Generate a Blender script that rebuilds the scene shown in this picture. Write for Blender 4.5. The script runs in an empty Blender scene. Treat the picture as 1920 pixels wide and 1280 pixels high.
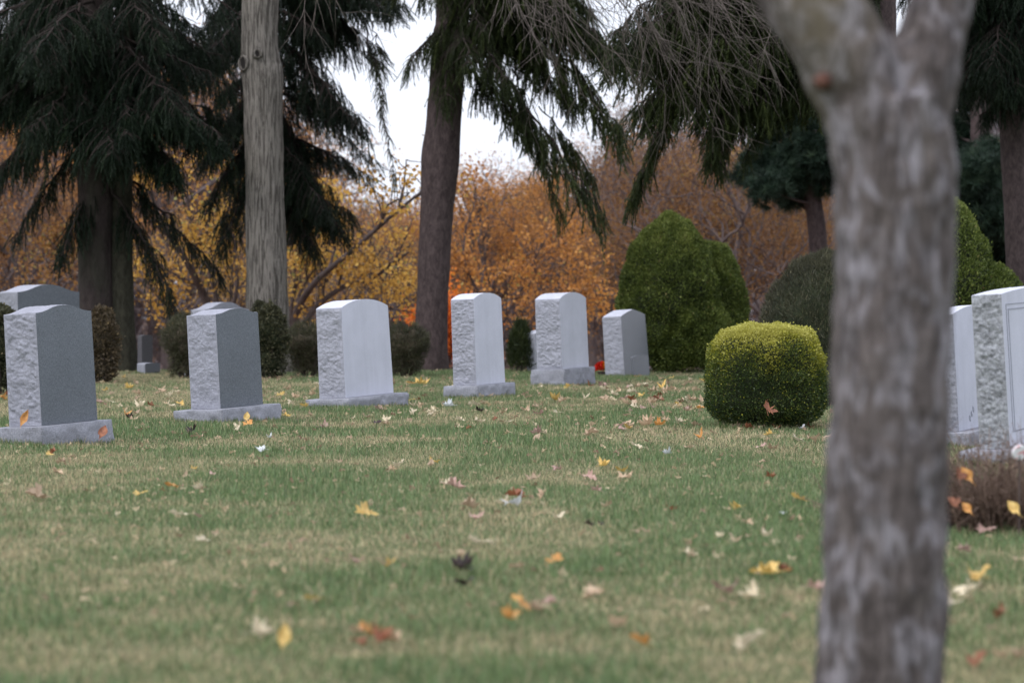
import bpy, math, random
import numpy as np
from mathutils import Vector, Matrix, Euler
R = math.radians
random.seed(7); rng = np.random.default_rng(7)
scene = bpy.context.scene
COL = scene.collection
H = 0.95; FP = 4533.0; CX = 960.0; HY = 580.0      # eye height and lens used to turn measured angles into metres
def gz(x, y):
    x = np.asarray(x, float); y = np.asarray(y, float)
    t = np.clip(y-36.5, 0, None)
    drop = -1.5*(1-np.exp(-(t/13.0)**2))
    rise = 1.3*np.clip((y-70)/60, 0, 1)**1.2
    bump = 0.012*np.sin(x*0.9+1.3)*np.cos(y*0.7) + 0.008*np.sin(x*2.1+y*1.3)
    return drop+rise+bump
def P(px, py, Y): return np.array([(px-CX)/FP*Y, Y, H-(py-HY)/FP*Y])
def gY(py): return H*FP/(py-HY)

# ---------------------------------------------------------------- numpy noise
def _h(ix, iy, iz, s):
    n = (ix*374761393 + iy*668265263 + iz*2147483647*3 + s*974634777) & 0xFFFFFFFF
    n = ((n ^ (n >> 13))*1274126177) & 0xFFFFFFFF
    n = n ^ (n >> 16)
    return (n & 0xFFFF)/65535.0
def vnoise(p, s=0):
    p = np.asarray(p, float); i = np.floor(p).astype(np.int64); f = p-i; f = f*f*(3-2*f)
    r = 0
    for a in (0, 1):
        for b in (0, 1):
            for c in (0, 1):
                w = (f[:, 0] if a else 1-f[:, 0])*(f[:, 1] if b else 1-f[:, 1])*(f[:, 2] if c else 1-f[:, 2])
                r = r + w*_h(i[:, 0]+a, i[:, 1]+b, i[:, 2]+c, s)
    return r*2-1
def fbm(p, octv=4, s=0, gain=0.5):
    p = np.asarray(p, float); a = 1.0; t = 0; r = 0
    for k in range(octv):
        r = r + a*vnoise(p*(2.03**k)+k*17.1, s+k); t += a; a *= gain
    return r/t

# ---------------------------------------------------------------- mesh building
class Geo:
    def __init__(s): s.V = []; s.F = []; s.T = []; s.n = 0; s.C = []
    def add(s, V, F, mat=0, tint=0.5, col=None):
        V = np.asarray(V, np.float32).reshape(-1, 3); F = np.asarray(F, np.int32)
        s.V.append(V); s.F.append((F+s.n, mat))
        s.T.append(np.broadcast_to(np.asarray(tint, np.float32), (len(V),)))
        if col is not None: s.C.append(np.asarray(col, np.float32))
        s.n += len(V)
    def build(s, name, mats, parent=None, smooth=True):
        V = np.concatenate(s.V); me = bpy.data.meshes.new(name)
        me.vertices.add(len(V)); me.vertices.foreach_set('co', V.ravel())
        loops = []; starts = []; mi = []; off = 0
        for F, m in s.F:
            k = F.shape[1]; loops.append(F.ravel()); starts.append(off+np.arange(len(F), dtype=np.int32)*k)
            mi.append(np.full(len(F), m, np.int32)); off += F.size
        loops = np.concatenate(loops); starts = np.concatenate(starts); mi = np.concatenate(mi)
        me.loops.add(len(loops)); me.loops.foreach_set('vertex_index', loops)
        me.polygons.add(len(starts)); me.polygons.foreach_set('loop_start', starts)
        me.polygons.foreach_set('material_index', mi)
        me.polygons.foreach_set('use_smooth', np.full(len(starts), smooth, bool))
        at = me.attributes.new('tint', 'FLOAT', 'POINT'); at.data.foreach_set('value', np.concatenate(s.T).astype(np.float32))
        if s.C:
            at = me.attributes.new('col', 'FLOAT_COLOR', 'POINT'); at.data.foreach_set('color', np.concatenate(s.C).ravel())
        me.update(calc_edges=True); me.validate()
        for m in (mats if isinstance(mats, (list, tuple)) else [mats]): me.materials.append(m)
        o = bpy.data.objects.new(name, me); COL.objects.link(o)
        if parent is not None: o.parent = parent
        return o
def inst(V, F, M, g, mat=0, tint=None):
    """template V (n,3), faces F, transforms M (m,3,4)"""
    m = len(M)
    if m == 0: return
    W = np.einsum('mij,nj->mni', M[:, :, :3], V)+M[:, None, :, 3]
    FF = (F[None]+(np.arange(m)*len(V))[:, None, None]).reshape(-1, F.shape[1])
    t = np.repeat(tint if tint is not None else rng.random(m), len(V))
    g.add(W.reshape(-1, 3), FF, mat, t)
def basis(d, roll):
    """rotation matrices with local +Z along d (m,3) and random roll"""
    d = d/np.linalg.norm(d, axis=1, keepdims=True)
    a = np.where(np.abs(d[:, 2:3]) > 0.95, np.array([[1., 0, 0]]), np.array([[0, 0, 1.]]))
    x = np.cross(a, d); x /= np.linalg.norm(x, axis=1, keepdims=True); y = np.cross(d, x)
    c, s = np.cos(roll)[:, None], np.sin(roll)[:, None]
    return np.stack([x*c+y*s, -x*s+y*c, d], axis=2)
def xf(pos, d, roll, sc):
    B = basis(d, roll)*np.asarray(sc).reshape(-1, 1, 1)
    return np.concatenate([B, pos[:, :, None]], axis=2)
def tube(g, pts, rad, sides=6, mat=0, tint=0.5, cap=False):
    pts = np.asarray(pts, float); rad = np.asarray(rad, float); n = len(pts)
    T = np.gradient(pts, axis=0); T /= np.linalg.norm(T, axis=1, keepdims=True)+1e-9
    a = np.array([1., 0.13, 0.21]) if abs(T[0, 2]) > 0.8 else np.array([0.1, 0.05, 1.])
    X = np.cross(a, T); X /= np.linalg.norm(X, axis=1, keepdims=True)+1e-9
    Yv = np.cross(T, X); th = np.arange(sides)/sides*2*math.pi
    V = pts[:, None]+rad[:, None, None]*(np.cos(th)[None, :, None]*X[:, None]+np.sin(th)[None, :, None]*Yv[:, None])
    i = np.arange(n-1)[:, None]*sides; j = np.arange(sides)[None]; k = (j+1) % sides
    F = np.stack([i+j, i+k, i+sides+k, i+sides+j], axis=2).reshape(-1, 4)
    V = V.reshape(-1, 3)
    if cap:
        V = np.concatenate([V, pts[-1:]+T[-1:]*rad[-1]*0.3]); c = n*sides
        g.add(V, F, mat, tint); b = (n-1)*sides
        g.F.append((np.stack([b+j[0], b+k[0], np.full(sides, c)], axis=1)+g.n-len(V), mat))
    else: g.add(V, F, mat, tint)
    return V
def bez(p0, p1, p2, p3, n):
    t = np.linspace(0, 1, n)[:, None]
    return (1-t)**3*p0+3*(1-t)**2*t*p1+3*(1-t)*t*t*p2+t**3*p3
def spline(pts, n):
    pts = np.asarray(pts, float); k = len(pts); Q = np.vstack([2*pts[0]-pts[1], pts, 2*pts[-1]-pts[-2]])
    t = np.linspace(0, k-1-1e-6, n); i = t.astype(int); f = (t-i)[:, None]
    a, b, c, d = Q[i], Q[i+1], Q[i+2], Q[i+3]
    return 0.5*((2*b)+(-a+c)*f+(2*a-5*b+4*c-d)*f*f+(-a+3*b-3*c+d)*f**3)

def tag(o, label=None, cat=None, group=None, kind=None):
    if label: o['label'] = label
    if cat: o['category'] = cat
    if group: o['group'] = group
    if kind: o['kind'] = kind
    return o
def empty(name, loc, label, cat, group=None):
    o = bpy.data.objects.new(name, None); COL.objects.link(o); o.location = Vector([float(v) for v in loc]); o.empty_display_size = 0.2
    return tag(o, label, cat, group)

# ---------------------------------------------------------------- materials
def newmat(name):
    m = bpy.data.materials.new(name); m.use_nodes = True; nt = m.node_tree; nt.nodes.clear()
    out = nt.nodes.new('ShaderNodeOutputMaterial'); b = nt.nodes.new('ShaderNodeBsdfPrincipled')
    nt.links.new(b.outputs[0], out.inputs[0]); return m, nt, b, out
def ramp(nt, fac, stops, interp='LINEAR'):
    r = nt.nodes.new('ShaderNodeValToRGB'); r.color_ramp.interpolation = interp; e = r.color_ramp.elements
    e[0].position = stops[0][0]; e[0].color = (*stops[0][1], 1); e[1].position = stops[-1][0]; e[1].color = (*stops[-1][1], 1)
    for p, c in stops[1:-1]: x = e.new(p); x.color = (*c, 1)
    nt.links.new(fac, r.inputs[0]); return r.outputs[0]
def noise(nt, scale, detail=4, rough=0.6, sc=(1, 1, 1), coord='Object', dist=0.0, loc=(0, 0, 0)):
    tc = nt.nodes.new('ShaderNodeTexCoord'); mp = nt.nodes.new('ShaderNodeMapping'); mp.inputs['Scale'].default_value = sc
    mp.inputs['Location'].default_value = loc
    nt.links.new(tc.outputs[coord], mp.inputs[0]); n = nt.nodes.new('ShaderNodeTexNoise')
    n.inputs['Scale'].default_value = scale; n.inputs['Detail'].default_value = detail; n.inputs['Roughness'].default_value = rough
    n.inputs['Distortion'].default_value = dist
    nt.links.new(mp.outputs[0], n.inputs['Vector']); return n.outputs['Fac']
def mix(nt, fac, a, b, mode='MIX'):
    m = nt.nodes.new('ShaderNodeMix'); m.data_type = 'RGBA'; m.blend_type = mode
    for v, s in ((fac, m.inputs[0]), (a, m.inputs[6]), (b, m.inputs[7])):
        if isinstance(v, (int, float)): s.default_value = v
        elif isinstance(v, tuple): s.default_value = (*v, 1)
        else: nt.links.new(v, s)
    return m.outputs[2]
def bump(nt, b, h, strength, dist):
    n = nt.nodes.new('ShaderNodeBump'); n.inputs['Strength'].default_value = strength; n.inputs['Distance'].default_value = dist
    nt.links.new(h, n.inputs['Height']); nt.links.new(n.outputs[0], b.inputs['Normal'])
def m_foliage(name, stops, transl=0.3, rough=0.55, attr='tint'):
    m, nt, b, out = newmat(name); a = nt.nodes.new('ShaderNodeAttribute'); a.attribute_name = attr
    c = ramp(nt, a.outputs['Fac'], stops) if stops else a.outputs['Color']
    nt.links.new(c, b.inputs['Base Color']); b.inputs['Roughness'].default_value = rough
    b.inputs['Specular IOR Level'].default_value = 0.3
    t = nt.nodes.new('ShaderNodeBsdfTranslucent'); nt.links.new(c, t.inputs[0])
    mx = nt.nodes.new('ShaderNodeMixShader'); mx.inputs[0].default_value = transl
    nt.links.new(b.outputs[0], mx.inputs[1]); nt.links.new(t.outputs[0], mx.inputs[2]); nt.links.new(mx.outputs[0], out.inputs[0])
    return m
def m_bark(name, dark, light, scale=9, stretch=0.12, blotch=None, bs=0.6, moss=None, sharp=0.13, mossz=None):
    m, nt, b, out = newmat(name)
    n1 = noise(nt, scale, 6, 0.65, (1, 1, stretch), dist=0.6); n2 = noise(nt, scale*4, 5, 0.7, (1, 1, 0.3))
    c = ramp(nt, n1, [(0.49-sharp, dark), (0.49+sharp, light)])
    c = mix(nt, 0.35, c, ramp(nt, n2, [(0.3, tuple(v*0.5 for v in dark)), (0.7, tuple(min(1, v*1.25) for v in light))]))
    if blotch:
        n3 = noise(nt, blotch[0], 3, 0.5, (1, 1, 0.5), dist=1.0); c = mix(nt, ramp(nt, n3, [(0.46, (0, 0, 0)), (0.66, (0.85, 0.85, 0.85))]), c, blotch[1])
    if mossz:   # long dark fissures between the pale plates
        n5 = noise(nt, 13, 3, 0.5, (1, 1, 0.22), dist=1.4, loc=(5, 2, 7)); c = mix(nt, ramp(nt, n5, [(0.44, (0, 0, 0)), (0.5, (0.75, 0.75, 0.75)), (0.56, (0, 0, 0))]), c, (0.045, 0.037, 0.035))
    if moss:
        n4 = noise(nt, 2.2, 4, 0.6, (1, 1, 0.3), loc=(3, 1, 2)); mf_ = ramp(nt, n4, [(0.48, (0, 0, 0)), (0.66, (0.7, 0.7, 0.7))])
        if mossz:
            tc = nt.nodes.new('ShaderNodeTexCoord'); sx = nt.nodes.new('ShaderNodeSeparateXYZ'); nt.links.new(tc.outputs['Object'], sx.inputs[0]); mr_ = nt.nodes.new('ShaderNodeMapRange')
            mr_.inputs[1].default_value, mr_.inputs[2].default_value = mossz; nt.links.new(sx.outputs[2], mr_.inputs[0]); mf_ = mix(nt, 1.0, mf_, mr_.outputs[0], 'MULTIPLY')
        c = mix(nt, mf_, c, moss)
    nt.links.new(c, b.inputs['Base Color']); b.inputs['Roughness'].default_value = 0.9; b.inputs['Specular IOR Level'].default_value = 0.15
    bump(nt, b, n1, bs, 0.02); return m
def m_granite(name, base, spread, rough=0.6, bmp=0.0, scale=190, streak=False, spec=0.4):
    m, nt, b, out = newmat(name)
    n = noise(nt, scale, 3, 0.7); n2 = noise(nt, scale*0.4, 2, 0.6); n3 = noise(nt, 3.5, 4, 0.6)
    lo = tuple(max(0, v*(1-spread)) for v in base); hi = tuple(min(1, v*(1+spread)) for v in base)
    c = ramp(nt, n, [(0.34, lo), (0.5, base), (0.66, hi)])
    c = mix(nt, 0.35, c, ramp(nt, n2, [(0.35, lo), (0.65, hi)]))
    c = mix(nt, 0.5, c, ramp(nt, n3, [(0.35, (0.80, 0.81, 0.80)), (0.65, (1, 1, 1))]), 'MULTIPLY')
    if streak:   # weathering runs down the face
        n4 = noise(nt, 14, 4, 0.6, (1, 1, 0.06)); c = mix(nt, 0.6, c, ramp(nt, n4, [(0.35, (0.90, 0.90, 0.91)), (0.6, (1, 1, 1))]), 'MULTIPLY')
    nt.links.new(c, b.inputs['Base Color']); b.inputs['Roughness'].default_value = rough; b.inputs['Specular IOR Level'].default_value = spec
    if bmp: bump(nt, b, noise(nt, 55, 6, 0.75), bmp, 0.02)
    return m

M = {}
M['spruce'] = m_foliage('spruce_needles', [(0, (0.008, 0.015, 0.009)), (0.55, (0.017, 0.032, 0.016)), (0.85, (0.032, 0.052, 0.022)), (1, (0.050, 0.064, 0.030))], 0.25)
M['spruce_light'] = m_foliage('light_spruce_needles', [(0, (0.016, 0.024, 0.009)), (0.5, (0.042, 0.058, 0.018)), (0.85, (0.080, 0.100, 0.028)), (1, (0.11, 0.13, 0.035))], 0.3)
M['pine'] = m_foliage('pine_needles', [(0, (0.012, 0.024, 0.016)), (0.6, (0.028, 0.054, 0.034)), (1, (0.06, 0.092, 0.052))], 0.2)
M['yew'] = m_foliage('yew_needles', [(0, (0.040, 0.060, 0.016)), (0.4, (0.110, 0.145, 0.030)), (0.7, (0.20, 0.235, 0.055)), (0.96, (0.28, 0.30, 0.09)), (1, (0.28, 0.20, 0.10))], 0.3)
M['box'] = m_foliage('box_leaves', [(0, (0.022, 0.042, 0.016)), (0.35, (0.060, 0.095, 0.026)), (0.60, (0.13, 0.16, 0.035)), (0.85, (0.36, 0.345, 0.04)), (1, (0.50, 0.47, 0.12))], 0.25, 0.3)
M['darkbox'] = m_foliage('dark_shrub_leaves', [(0, (0.030, 0.032, 0.018)), (0.5, (0.085, 0.085, 0.045)), (0.85, (0.15, 0.14, 0.075)), (1, (0.20, 0.15, 0.09))], 0.25)
M['domebox'] = m_foliage('dome_shrub_leaves', [(0, (0.028, 0.030, 0.018)), (0.5, (0.085, 0.084, 0.048)), (0.85, (0.17, 0.16, 0.09)), (1, (0.17, 0.14, 0.09))], 0.25)
M['brownbox'] = m_foliage('brown_shrub_leaves', [(0, (0.045, 0.036, 0.022)), (0.5, (0.12, 0.088, 0.052)), (0.85, (0.19, 0.135, 0.075)), (1, (0.26, 0.19, 0.09))], 0.25)
M['grass'] = m_foliage('grass_blades', None, 0.35, 0.5, 'col')
M['orange'] = m_foliage('orange_autumn_leaves', [(0, (0.20, 0.085, 0.03)), (0.5, (0.52, 0.23, 0.06)), (0.85, (0.66, 0.33, 0.08)), (1, (0.40, 0.30, 0.09))], 0.4)
M['gold'] = m_foliage('golden_autumn_leaves', [(0, (0.28, 0.14, 0.03)), (0.5, (0.58, 0.33, 0.07)), (0.85, (0.72, 0.46, 0.10)), (1, (0.32, 0.31, 0.11))], 0.4)
M['rust'] = m_foliage('rust_autumn_leaves', [(0, (0.10, 0.05, 0.025)), (0.5, (0.25, 0.12, 0.045)), (0.85, (0.34, 0.18, 0.05)), (1, (0.26, 0.20, 0.07))], 0.4)
M['vivid'] = m_foliage('bright_orange_leaves', [(0, (0.6, 0.14, 0.02)), (1, (0.85, 0.27, 0.04))], 0.4)
M['purple'] = m_foliage('bare_purple_twigs', [(0, (0.11, 0.085, 0.085)), (0.6, (0.22, 0.165, 0.16)), (1, (0.32, 0.24, 0.2))], 0.1)
M['wood'] = m_foliage('distant_woodland', [(0, (0.09, 0.072, 0.076)), (0.35, (0.20, 0.155, 0.158)), (0.55, (0.22, 0.15, 0.12)), (0.8, (0.32, 0.16, 0.07)), (1, (0.40, 0.25, 0.09))], 0.3)
M['b_spruce'] = m_bark('spruce_bark', (0.034, 0.025, 0.025), (0.105, 0.078, 0.077), 16, 0.45, bs=0.8)
M['b_moss'] = m_bark('mossy_spruce_bark', (0.026, 0.020, 0.019), (0.066, 0.051, 0.048), 14, 0.4, bs=0.7, moss=(0.035, 0.040, 0.026))
M['b_grey'] = m_bark('grey_furrowed_bark', (0.028, 0.024, 0.020), (0.235, 0.212, 0.188), 32, 0.075, bs=1.0, sharp=0.06)
M['b_front'] = m_bark('smooth_mottled_bark', (0.045, 0.037, 0.035), (0.155, 0.132, 0.126), 26, 0.28, blotch=(17, (0.265, 0.25, 0.272)), bs=0.7, moss=(0.115, 0.098, 0.055), mossz=(1.15, 1.45))
M['b_dark'] = m_bark('dark_branch_bark', (0.045, 0.034, 0.032), (0.13, 0.10, 0.095), 14, 0.3)
M['b_bough'] = m_bark('spruce_bough_bark', (0.018, 0.014, 0.012), (0.05, 0.038, 0.034), 14, 0.3)
M['b_twig'] = m_bark('pale_twig_bark', (0.08, 0.066, 0.06), (0.19, 0.16, 0.145), 14, 0.3)
M['b_far'] = m_bark('distant_bark', (0.07, 0.055, 0.055), (0.17, 0.135, 0.13), 6, 0.3)
M['g_darkface'] = m_granite('honed_dark_granite', (0.118, 0.132, 0.152), 0.55, 0.5)
M['g_rough'] = m_granite('rock_pitched_granite', (0.38, 0.385, 0.45), 0.25, 0.85, 0.9)
M['g_light'] = m_granite('pale_steeled_granite', (0.53, 0.54, 0.62), 0.12, 0.7, 0, 240, True)
M['g_lightrough'] = m_granite('pale_rock_pitched_granite', (0.40, 0.405, 0.47), 0.22, 0.85, 0.9)
M['g_base'] = m_granite('granite_base', (0.30, 0.305, 0.35), 0.38, 0.8, 0.7)
M['g_polish'] = m_granite('polished_grey_granite', (0.13, 0.138, 0.162), 0.10, 0.3, 0, 260, spec=0.6)
M['g_dark'] = m_granite('dark_purple_grey_stone', (0.09, 0.085, 0.095), 0.2, 0.7)  # dark purplish grey stone
M['g_mottle'] = m_granite('mottled_grey_granite', (0.30, 0.31, 0.335), 0.45, 0.85, 0.5, 40)
# ---------------------------------------------------------------- headstones
PHI = R(62); FEET = []
def top_z(kind, u, A):
    a = np.abs(u)
    if kind == 'serp': return A*np.exp(-(a/0.60)**2.9)-A*0.16*a
    if kind == 'oval': return A*(1-a**2.2)
    if kind == 'peak': return A*np.clip(1-a*1.05, 0, 1)**0.8*(1-0.0*a)
def slab_mesh(g, W, T, Hs, A, kind, taper, amp, seed, toprough=0.35, scale=36):
    st = 0.0085; nz = max(8, int(Hs/st)); nx = max(10, int(W/st)); ny = max(8, int(T/st))
    zl = np.linspace(0, Hs, nz)[:-1]; xt = np.linspace(-1, 1, nx)
    px = np.concatenate([-W/2*np.ones(len(zl)), xt*W/2, W/2*np.ones(len(zl))])
    pz = np.concatenate([zl, Hs+top_z(kind, xt, A)-top_z(kind, np.array([1.]), A), zl[::-1]])
    isT = np.concatenate([np.zeros(len(zl)), np.ones(nx), np.zeros(len(zl))])
    tx = np.gradient(px); tz = np.gradient(pz); l = np.hypot(tx, tz)+1e-9
    nxv, nzv = -tz/l, tx/l
    n = len(px); v = np.linspace(0, 1, ny)
    X = np.repeat(px, ny); Z = np.repeat(pz, ny); Y = np.tile(v, n)*T-T/2
    NX = np.repeat(nxv, ny); NZ = np.repeat(nzv, ny); top = np.repeat(isT, ny); vv = np.tile(v, n)
    q = np.stack([X, Y, Z], 1)
    f1 = fbm(q*np.array([1, 1, 1.3])*scale+seed*3.3, 5, seed, 0.72); f2 = 1-np.abs(fbm(q*np.array([1, 1, 1.3])*scale*0.8+seed, 3, seed+9))*3.4
    e = np.clip(np.minimum(vv, 1-vv)*T/0.022, 0, 1); e = e*e*(3-2*e)
    cor = np.clip(np.abs(Z-Hs)/0.03+top, 0, 1); low = np.clip(Z/0.03, 0.15, 1)
    d = amp*(f1*1.0+f2*0.20+0.2+0.75*fbm(q*9+seed, 2, seed+4))*e*np.where(top > 0.5, toprough, 1.0)*cor*low
    X = X+NX*d; Z = Z+NZ*d
    tp = 1+taper*(1-np.clip(Z/Hs, 0, 1))
    V = np.stack([X*tp, Y*(1+taper*0.6*(1-np.clip(Z/Hs, 0, 1))), Z], 1)
    i = np.arange(n-1)[:, None]*ny; j = np.arange(ny-1)[None]
    F = np.stack([i+j, i+j+1, i+ny+j+1, i+ny+j], 2).reshape(-1, 4)
    rowt = isT[:-1]; Fm = F.reshape(n-1, ny-1, 4)
    g.add(V, Fm[rowt < 0.5].reshape(-1, 4), 1)
    g.F.append((Fm[rowt > 0.5].reshape(-1, 4)+g.n-len(V), 2))
    # honed front and back
    fr = V.reshape(n, ny, 3)[:, 0]; bk = V.reshape(n, ny, 3)[:, -1]
    g.add(fr, np.arange(n)[None, ::-1].copy(), 0); g.add(bk, np.arange(n)[None], 0)
    return V
def base_mesh(g, W, T, h, seed, amp=0.020):
    st = 0.016; r = []
    nx = int(W/st); ny = int(T/st)
    for k in range(nx): r.append((-W/2+W*k/nx, -T/2))
    for k in range(ny): r.append((W/2, -T/2+T*k/ny))
    for k in range(nx): r.append((W/2-W*k/nx, T/2))
    for k in range(ny): r.append((-W/2, T/2-T*k/ny))
    r = np.array(r); n = len(r); nz = 10; z = np.linspace(-0.06, h, nz)
    c = np.clip(r/np.array([W/2, T/2]), -1, 1); N = np.where(np.abs(c) > 0.999, c, 0); N /= np.linalg.norm(N, axis=1, keepdims=True)
    X = np.tile(r, (nz, 1)); Z = np.repeat(z, n); NN = np.tile(N, (nz, 1))
    q = np.concatenate([X, Z[:, None]], 1)
    e = np.clip((h-Z)/0.02, 0, 1); d = amp*(fbm(q*13+seed, 4, seed)*1.3+0.4)*e
    V = np.concatenate([X+NN*d[:, None], Z[:, None]], 1)
    i = np.arange(nz-1)[:, None]*n; j = np.arange(n)[None]; k = (j+1) % n
    g.add(V, np.stack([i+j, i+k, i+n+k, i+n+j], 2).reshape(-1, 4), 0)
    t = V[-n:].copy(); tin = t.copy(); tin[:, :2] *= 0.985; tin[:, 2] += 0.004
    g.add(np.concatenate([t, tin]), np.stack([j[0], k[0], n+k[0], n+j[0]], 1), 0)
    g.add(tin, np.arange(n)[None], 0)

def place(o, phi, lean, pitch=0):
    m = Matrix.Rotation(R(lean), 4, 'Y') @ Matrix.Rotation(R(pitch), 4, 'X') @ Matrix.Rotation(phi, 4, 'Z')
    o.rotation_euler = m.to_euler()
def headstone(label, cx, gy, front, side, hpx, bpx, A, kind, mats, lean=-3, taper=0.0, amp=0.016, seed=1, margin=(0.15, 0.11),
              toprough=0.35, W=None, T=None, group='granite headstones', dphi=0):
    Y = gY(gy); ppm = FP/Y; a = math.atan((cx-CX)/FP); ph = PHI+R(dphi); rel = ph+a
    W = W or front/ppm/math.cos(rel); T = T or side/ppm/math.sin(rel); Hs = hpx/ppm; bh = bpx/ppm
    corner = P(cx, gy, Y); u = np.array([math.cos(ph), math.sin(ph)]); w = np.array([-math.sin(ph), math.cos(ph)])
    if bpx: Y2 = Y+0.12; corner = P(cx, gy, Y2)
    c = corner[:2]+u*W/2+w*T/2
    e = empty('headstone', (c[0], c[1], float(gz(c[0], c[1]))), label, 'headstone', group); place(e, ph, lean)
    if bpx:
        g = Geo(); base_mesh(g, W+2*margin[0], T+2*margin[1], bh, seed); b = g.build('base', M['g_base'], e)
    FEET.append((c[0], c[1], ph, (W+2*margin[0] if bpx else W)/2, (T+2*margin[1] if bpx else T)/2))
    g = Geo(); slab_mesh(g, W, T, Hs, A, kind, taper, amp, seed, toprough); s = g.build('slab', [M[k] for k in mats], e)
    s.location.z = bh+0.006 if bpx else -0.03
    return e, W, T, Hs, bh
DK = ('g_darkface', 'g_rough', 'g_rough'); LT = ('g_light', 'g_lightrough', 'g_light')
headstone('largest dark grey serpentine-top headstone, at the near end of the row', 80, 836, 106, 60, 213, 38, 0.043, 'serp', DK, -3.0, 0.01, 0.017, 1, (0.085, 0.065), 0.5)
headstone('dark grey serpentine-top headstone directly before the furrowed pale trunk', 415, 795, 81, 55, 178, 26, 0.036, 'serp', DK, -3.0, 0.01, 0.013, 2, (0.12, 0.10), 0.4)
headstone('widest pale headstone with low arched top, between dark headstone and leaning spruce trunk', 650, 767, 90, 48, 170, 19, 0.072, 'oval', LT, -3.0, 0.04, 0.017, 3, (0.12, 0.10), 0.05)
headstone('slim pale headstone with arched top just right of the leaning spruce trunk', 895, 749, 53, 43, 162, 23, 0.062, 'oval', LT, -2.2, 0.035, 0.017, 4, (0.105, 0.07), 0.05)
headstone('pale arched headstone on the tallest base block, beside the red flowers', 1056, 724, 50, 47, 132, 33, 0.075, 'oval', LT, -2.2, 0.02, 0.018, 5, (0.07, 0.055), 0.05)
e6, W6, T6, H6, _ = headstone('polished grey headstone with chipped peaked top standing straight in the grass', 1172, 706, 46, 35, 119, 0, 0.085, 'peak', ('g_polish', 'g_lightrough', 'g_light'), -4.0, 0.05, 0.014, 6, toprough=0.1)
headstone('pale headstone with faint engraving half hidden behind the big blurred trunk', 1801, 838, 90, 32, 222, 34, 0.05, 'oval', ('g_light', 'g_base', 'g_light'), -3.2, 0.01, 0.014, 7, (0.13, 0.12), 0.1)
eB, WB, TB, HB, bB = headstone('tall pale headstone with carved panel border behind the brown twiggy shrub', 1897, 876, 160, 56, 292, 36, 0.032, 'oval', ('g_light', 'g_mottle', 'g_light'), -3.5, 0.01, 0.020, 8, (0.12, 0.1), 0.2)
headstone('very wide low grey monument behind the nearest dark headstone', 36, 718, 118, 40, 158, 14, 0.085, 'serp', ('g_darkface', 'g_base', 'g_lightrough'), -1.0, 0.0, 0.01, 9, (0.14, 0.12), 0.1, group=None)
headstone('wide grey monument showing just above the headstone before the furrowed pale trunk', 386, 706, 85, 26, 113, 14, 0.09, 'serp', ('g_base', 'g_lightrough', 'g_lightrough'), -1.0, 0.0, 0.008, 10, (0.12, 0.12), 0.1, group=None)
headstone('pale headstone almost hidden behind the one on the tallest base', 1004, 700, 40, 16, 78, 0, 0.05, 'oval', LT, -1.0, 0.0, 0.01, 11, toprough=0.1)
headstone('small low grey marker at the foot of the dark spruce trunk', 272, 702, 28, 15, 24, 0, 0.01, 'oval', ('g_polish', 'g_base', 'g_lightrough'), 0, 0.0, 0.008, 12, toprough=0.1, group=None)
headstone('small dark purple-grey upright marker beyond the low one by the dark spruce', 266, 698, 20, 8, 72, 0, 0.02, 'oval', ('g_dark', 'g_dark', 'g_dark'), 0, 0.0, 0.005, 13, toprough=0.1, group=None)
# reflection in the polished face, imitated by an added low slab
headstone('reflection in the polished face of the chipped headstone, built as a low dark grey slab', 1189, 708, 29, 5, 44, 0, 0.02, 'oval', ('g_polish', 'g_polish', 'g_polish'), -3.0, 0.0, 0.003, 14, toprough=0.05, group=None, dphi=-6)
# carved panel border on the tall stone: two fine grooves laid as narrow dark strips
mg, ntg, bg_, _ = newmat('carved_groove'); bg_.inputs['Base Color'].default_value = (0.30, 0.31, 0.36, 1); bg_.inputs['Roughness'].default_value = 0.9
for off, wd in ((0.075, 0.004), (0.115, 0.006)):
    g = Geo(); y = -TB/2-0.0035; x0, x1, z0, z1 = -WB/2+off, WB/2-off, 0.10, HB-off*0.75
    for a, b, c, d in ((x0, x0+wd, z0, z1), (x1-wd, x1, z0, z1), (x0+wd, x1-wd, z1-wd, z1), (x0+wd, x1-wd, z0, z0+wd)):
        g.add([(a, y, c), (b, y, c), (b, y, d), (a, y, d), (a, y+0.003, c), (b, y+0.003, c), (b, y+0.003, d), (a, y+0.003, d)],
              [(0, 1, 2, 3), (0, 3, 7, 4), (1, 5, 6, 2), (3, 2, 6, 7), (0, 4, 5, 1)], 0)
    o = g.build('panel_border', mg, eB, False); o.location.z = bB
# faint engraved flourish low on the half hidden stone
eA = [o for o in COL.objects if o.get('label', '').startswith('pale headstone with faint')][0]
g = Geo(); WA = max(v.co.x for v in eA.children[1].data.vertices); TA = -min(v.co.y for v in eA.children[1].data.vertices)
for k in range(3):
    t = np.linspace(0, 5.5, 14); x = -WA+0.27+k*0.045+0.014*np.cos(t*1.3+k); z = 0.085+k*0.03+0.02*np.sin(t*1.1+k)
    tube(g, np.stack([x, np.full(14, -TA-0.001), z], 1), np.full(14, 0.0022), 4)
g.build('engraving', mg, eA).location.z = 0.12

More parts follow.
